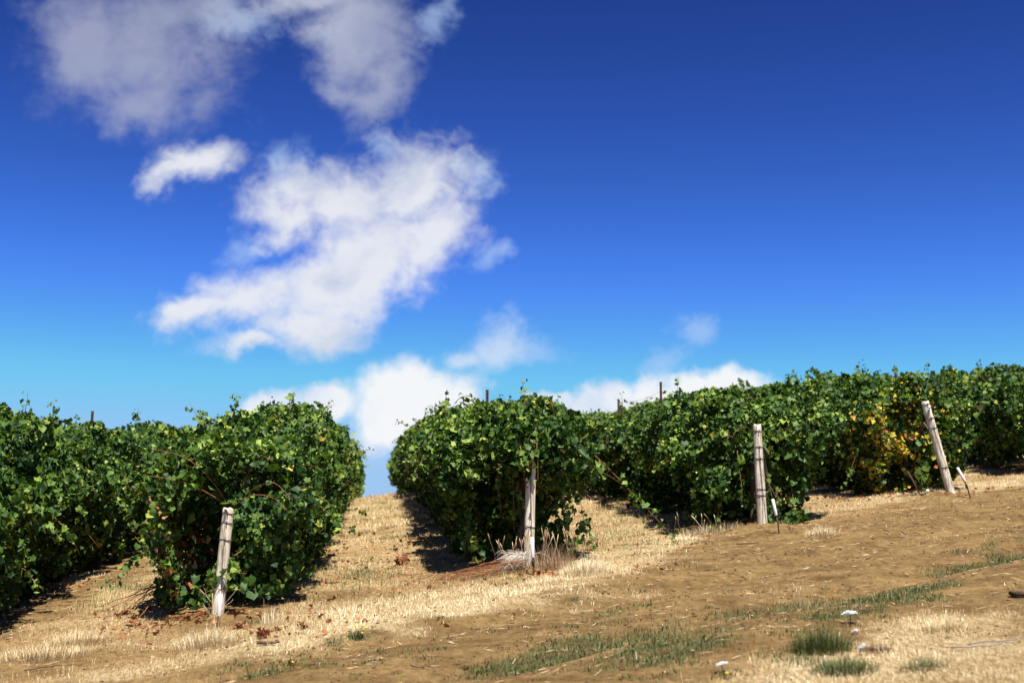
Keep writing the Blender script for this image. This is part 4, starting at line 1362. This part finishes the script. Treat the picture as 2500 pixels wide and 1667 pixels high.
def dead_twig(label, px, py, h, seed, m):
    r = np.random.default_rng(seed); p = hit(px, py)
    g = Geo()

    def br(p0, d, L, rad, lev):
        k = 6; t = np.linspace(0, 1, k)[:, None]
        P = p0 + unit(d) * L * t + r.normal(0, .006, (k, 3)) * t
        add_tube(g, P, np.linspace(rad, rad * .45, k), 5, 0.75)
        if lev:
            for q in range(3):
                f = r.uniform(.35, .95); i = int(f * (k - 1))
                br(P[i], unit(d) + np.array([r.choice([-1, 1]) * r.uniform(.4, .9), r.normal(0, .3), r.uniform(0, .4)]), L * r.uniform(.4, .65), rad * .6, lev - 1)
    br(p - [0, 0, .03], np.array([-.18, 0, 1.0]), h * .8, .0042, 2)
    br(p - [0, 0, .03], np.array([.12, 0, 1.0]), h * .45, .003, 1)
    return tag(g.build('dead_twig', m), label, 'dead twig')


dead_twig('pale branching dead twig in front of the short post', 530, 1545, 0.46, 4, M['straw'])
dead_twig('dark bare twig on the soil right of the tilted anchor stake', 1932, 1300, 0.13, 8, M['twig'])


# ---- flowers
def umbel(label, px, py, rad, seed, h=0.10, tilt=0.0, name='white_flower'):
    r = np.random.default_rng(seed); p = hit(px, py + 14)
    root = thing(name, label, 'flower', p, 'white flowers in the grass')
    top = p + np.array([r.normal(0, .01), 0, h])
    g = Geo(); add_tube(g, [p - [0, 0, .02], p + [0.006, 0, h * .5], top], 0.003, 5)
    g.build('stem', M['olive'], root)
    g = Geo()
    n = 70
    a = r.uniform(0, 2 * math.pi, n); q = rad * np.sqrt(r.uniform(0, 1, n))
    c, s = math.cos(tilt), math.sin(tilt)
    for k in range(n):
        x, y, z = q[k] * math.cos(a[k]), q[k] * math.sin(a[k]), 0.35 * rad * (1 - (q[k] / rad) ** 2) + r.normal(0, .003)
        x, z = x * c - z * s, x * s + z * c
        ctr = top + np.array([x, y, z])
        m_ = 6; th = np.arange(m_) * 2 * math.pi / m_
        pr = rad * 0.17
        V = np.vstack([ctr + [0, 0, pr * .45], ctr + np.stack([np.cos(th), np.sin(th), -.15 + 0 * th], -1) * pr, ctr - [0, 0, pr * .6]])
        F = [(0, 1 + i, 1 + (i + 1) % m_) for i in range(m_)] + [(7, 1 + (i + 1) % m_, 1 + i) for i in range(m_)]
        g.add(V, F)
    g.build('flower_head', M['petal'], root)


umbel('largest white flat flower head at the edge of the green strip', 2075, 1508, 0.055, 1, 0.07)
umbel('white flower head low in the green grass at the bottom', 1762, 1628, 0.04, 2, 0.05, 0.2)
umbel('small curved white flower beside the round brown dead weed', 2097, 1585, 0.032, 3, 0.05, 0.7)
umbel('faint pale flower just below the largest white flower', 2090, 1534, 0.028, 4, 0.02, 0.2)


def yellow_weed(label, px, py, heads, seed):
    r = np.random.default_rng(seed); p = hit(px, py)
    root = thing('yellow_flowering_weed', label, 'weed', p)
    g = Geo(); n = 150 if len(heads) > 1 else 30
    x = p[0] + r.normal(0, .05, n); y = p[1] + r.normal(0, .04, n)
    blades(g, np.stack([x, y, ground(x, y) - .004], -1), r.uniform(.03, .09, n), r.uniform(.004, .009, n), r.uniform(.2, 1.2, n), r, r.uniform(0, .5, n))
    g.build('leaves', M['olive'], root)
    for (dx, dz) in heads:
        t = p + np.array([dx, r.normal(0, .02), dz])
        g = Geo(); add_tube(g, [p, (p + t) / 2 + [0, 0, .01], t], .0015, 4, 0.4, 0)
        m_ = 12; th = np.arange(m_) * 2 * math.pi / m_
        rr = np.where(np.arange(m_) % 2, .017, .011)
        V = np.vstack([t + [0, 0, .008], t + np.stack([np.cos(th) * rr, np.sin(th) * rr, 0 * th], -1), t - [0, 0, .008]])
        g.add(V, [(0, 1 + i, 1 + (i + 1) % m_) for i in range(m_)] + [(13, 1 + (i + 1) % m_, 1 + i) for i in range(m_)], 0, 1)
        g.build('flower', [M['olive'], M['yellow']], root)


yellow_weed('small weed with five yellow flowers on the straw at the path mouth', 873, 1558, [(-.085, .03), (.035, .045), (-.02, .10), (.04, .10), (.065, .085)], 1)
yellow_weed('single yellow flower low in the green grass at the bottom', 1772, 1654, [(0, .03)], 2)
yellow_weed('single yellow flower on a dark weed at the lower left centre', 710, 1626, [(0.01, .03)], 3)
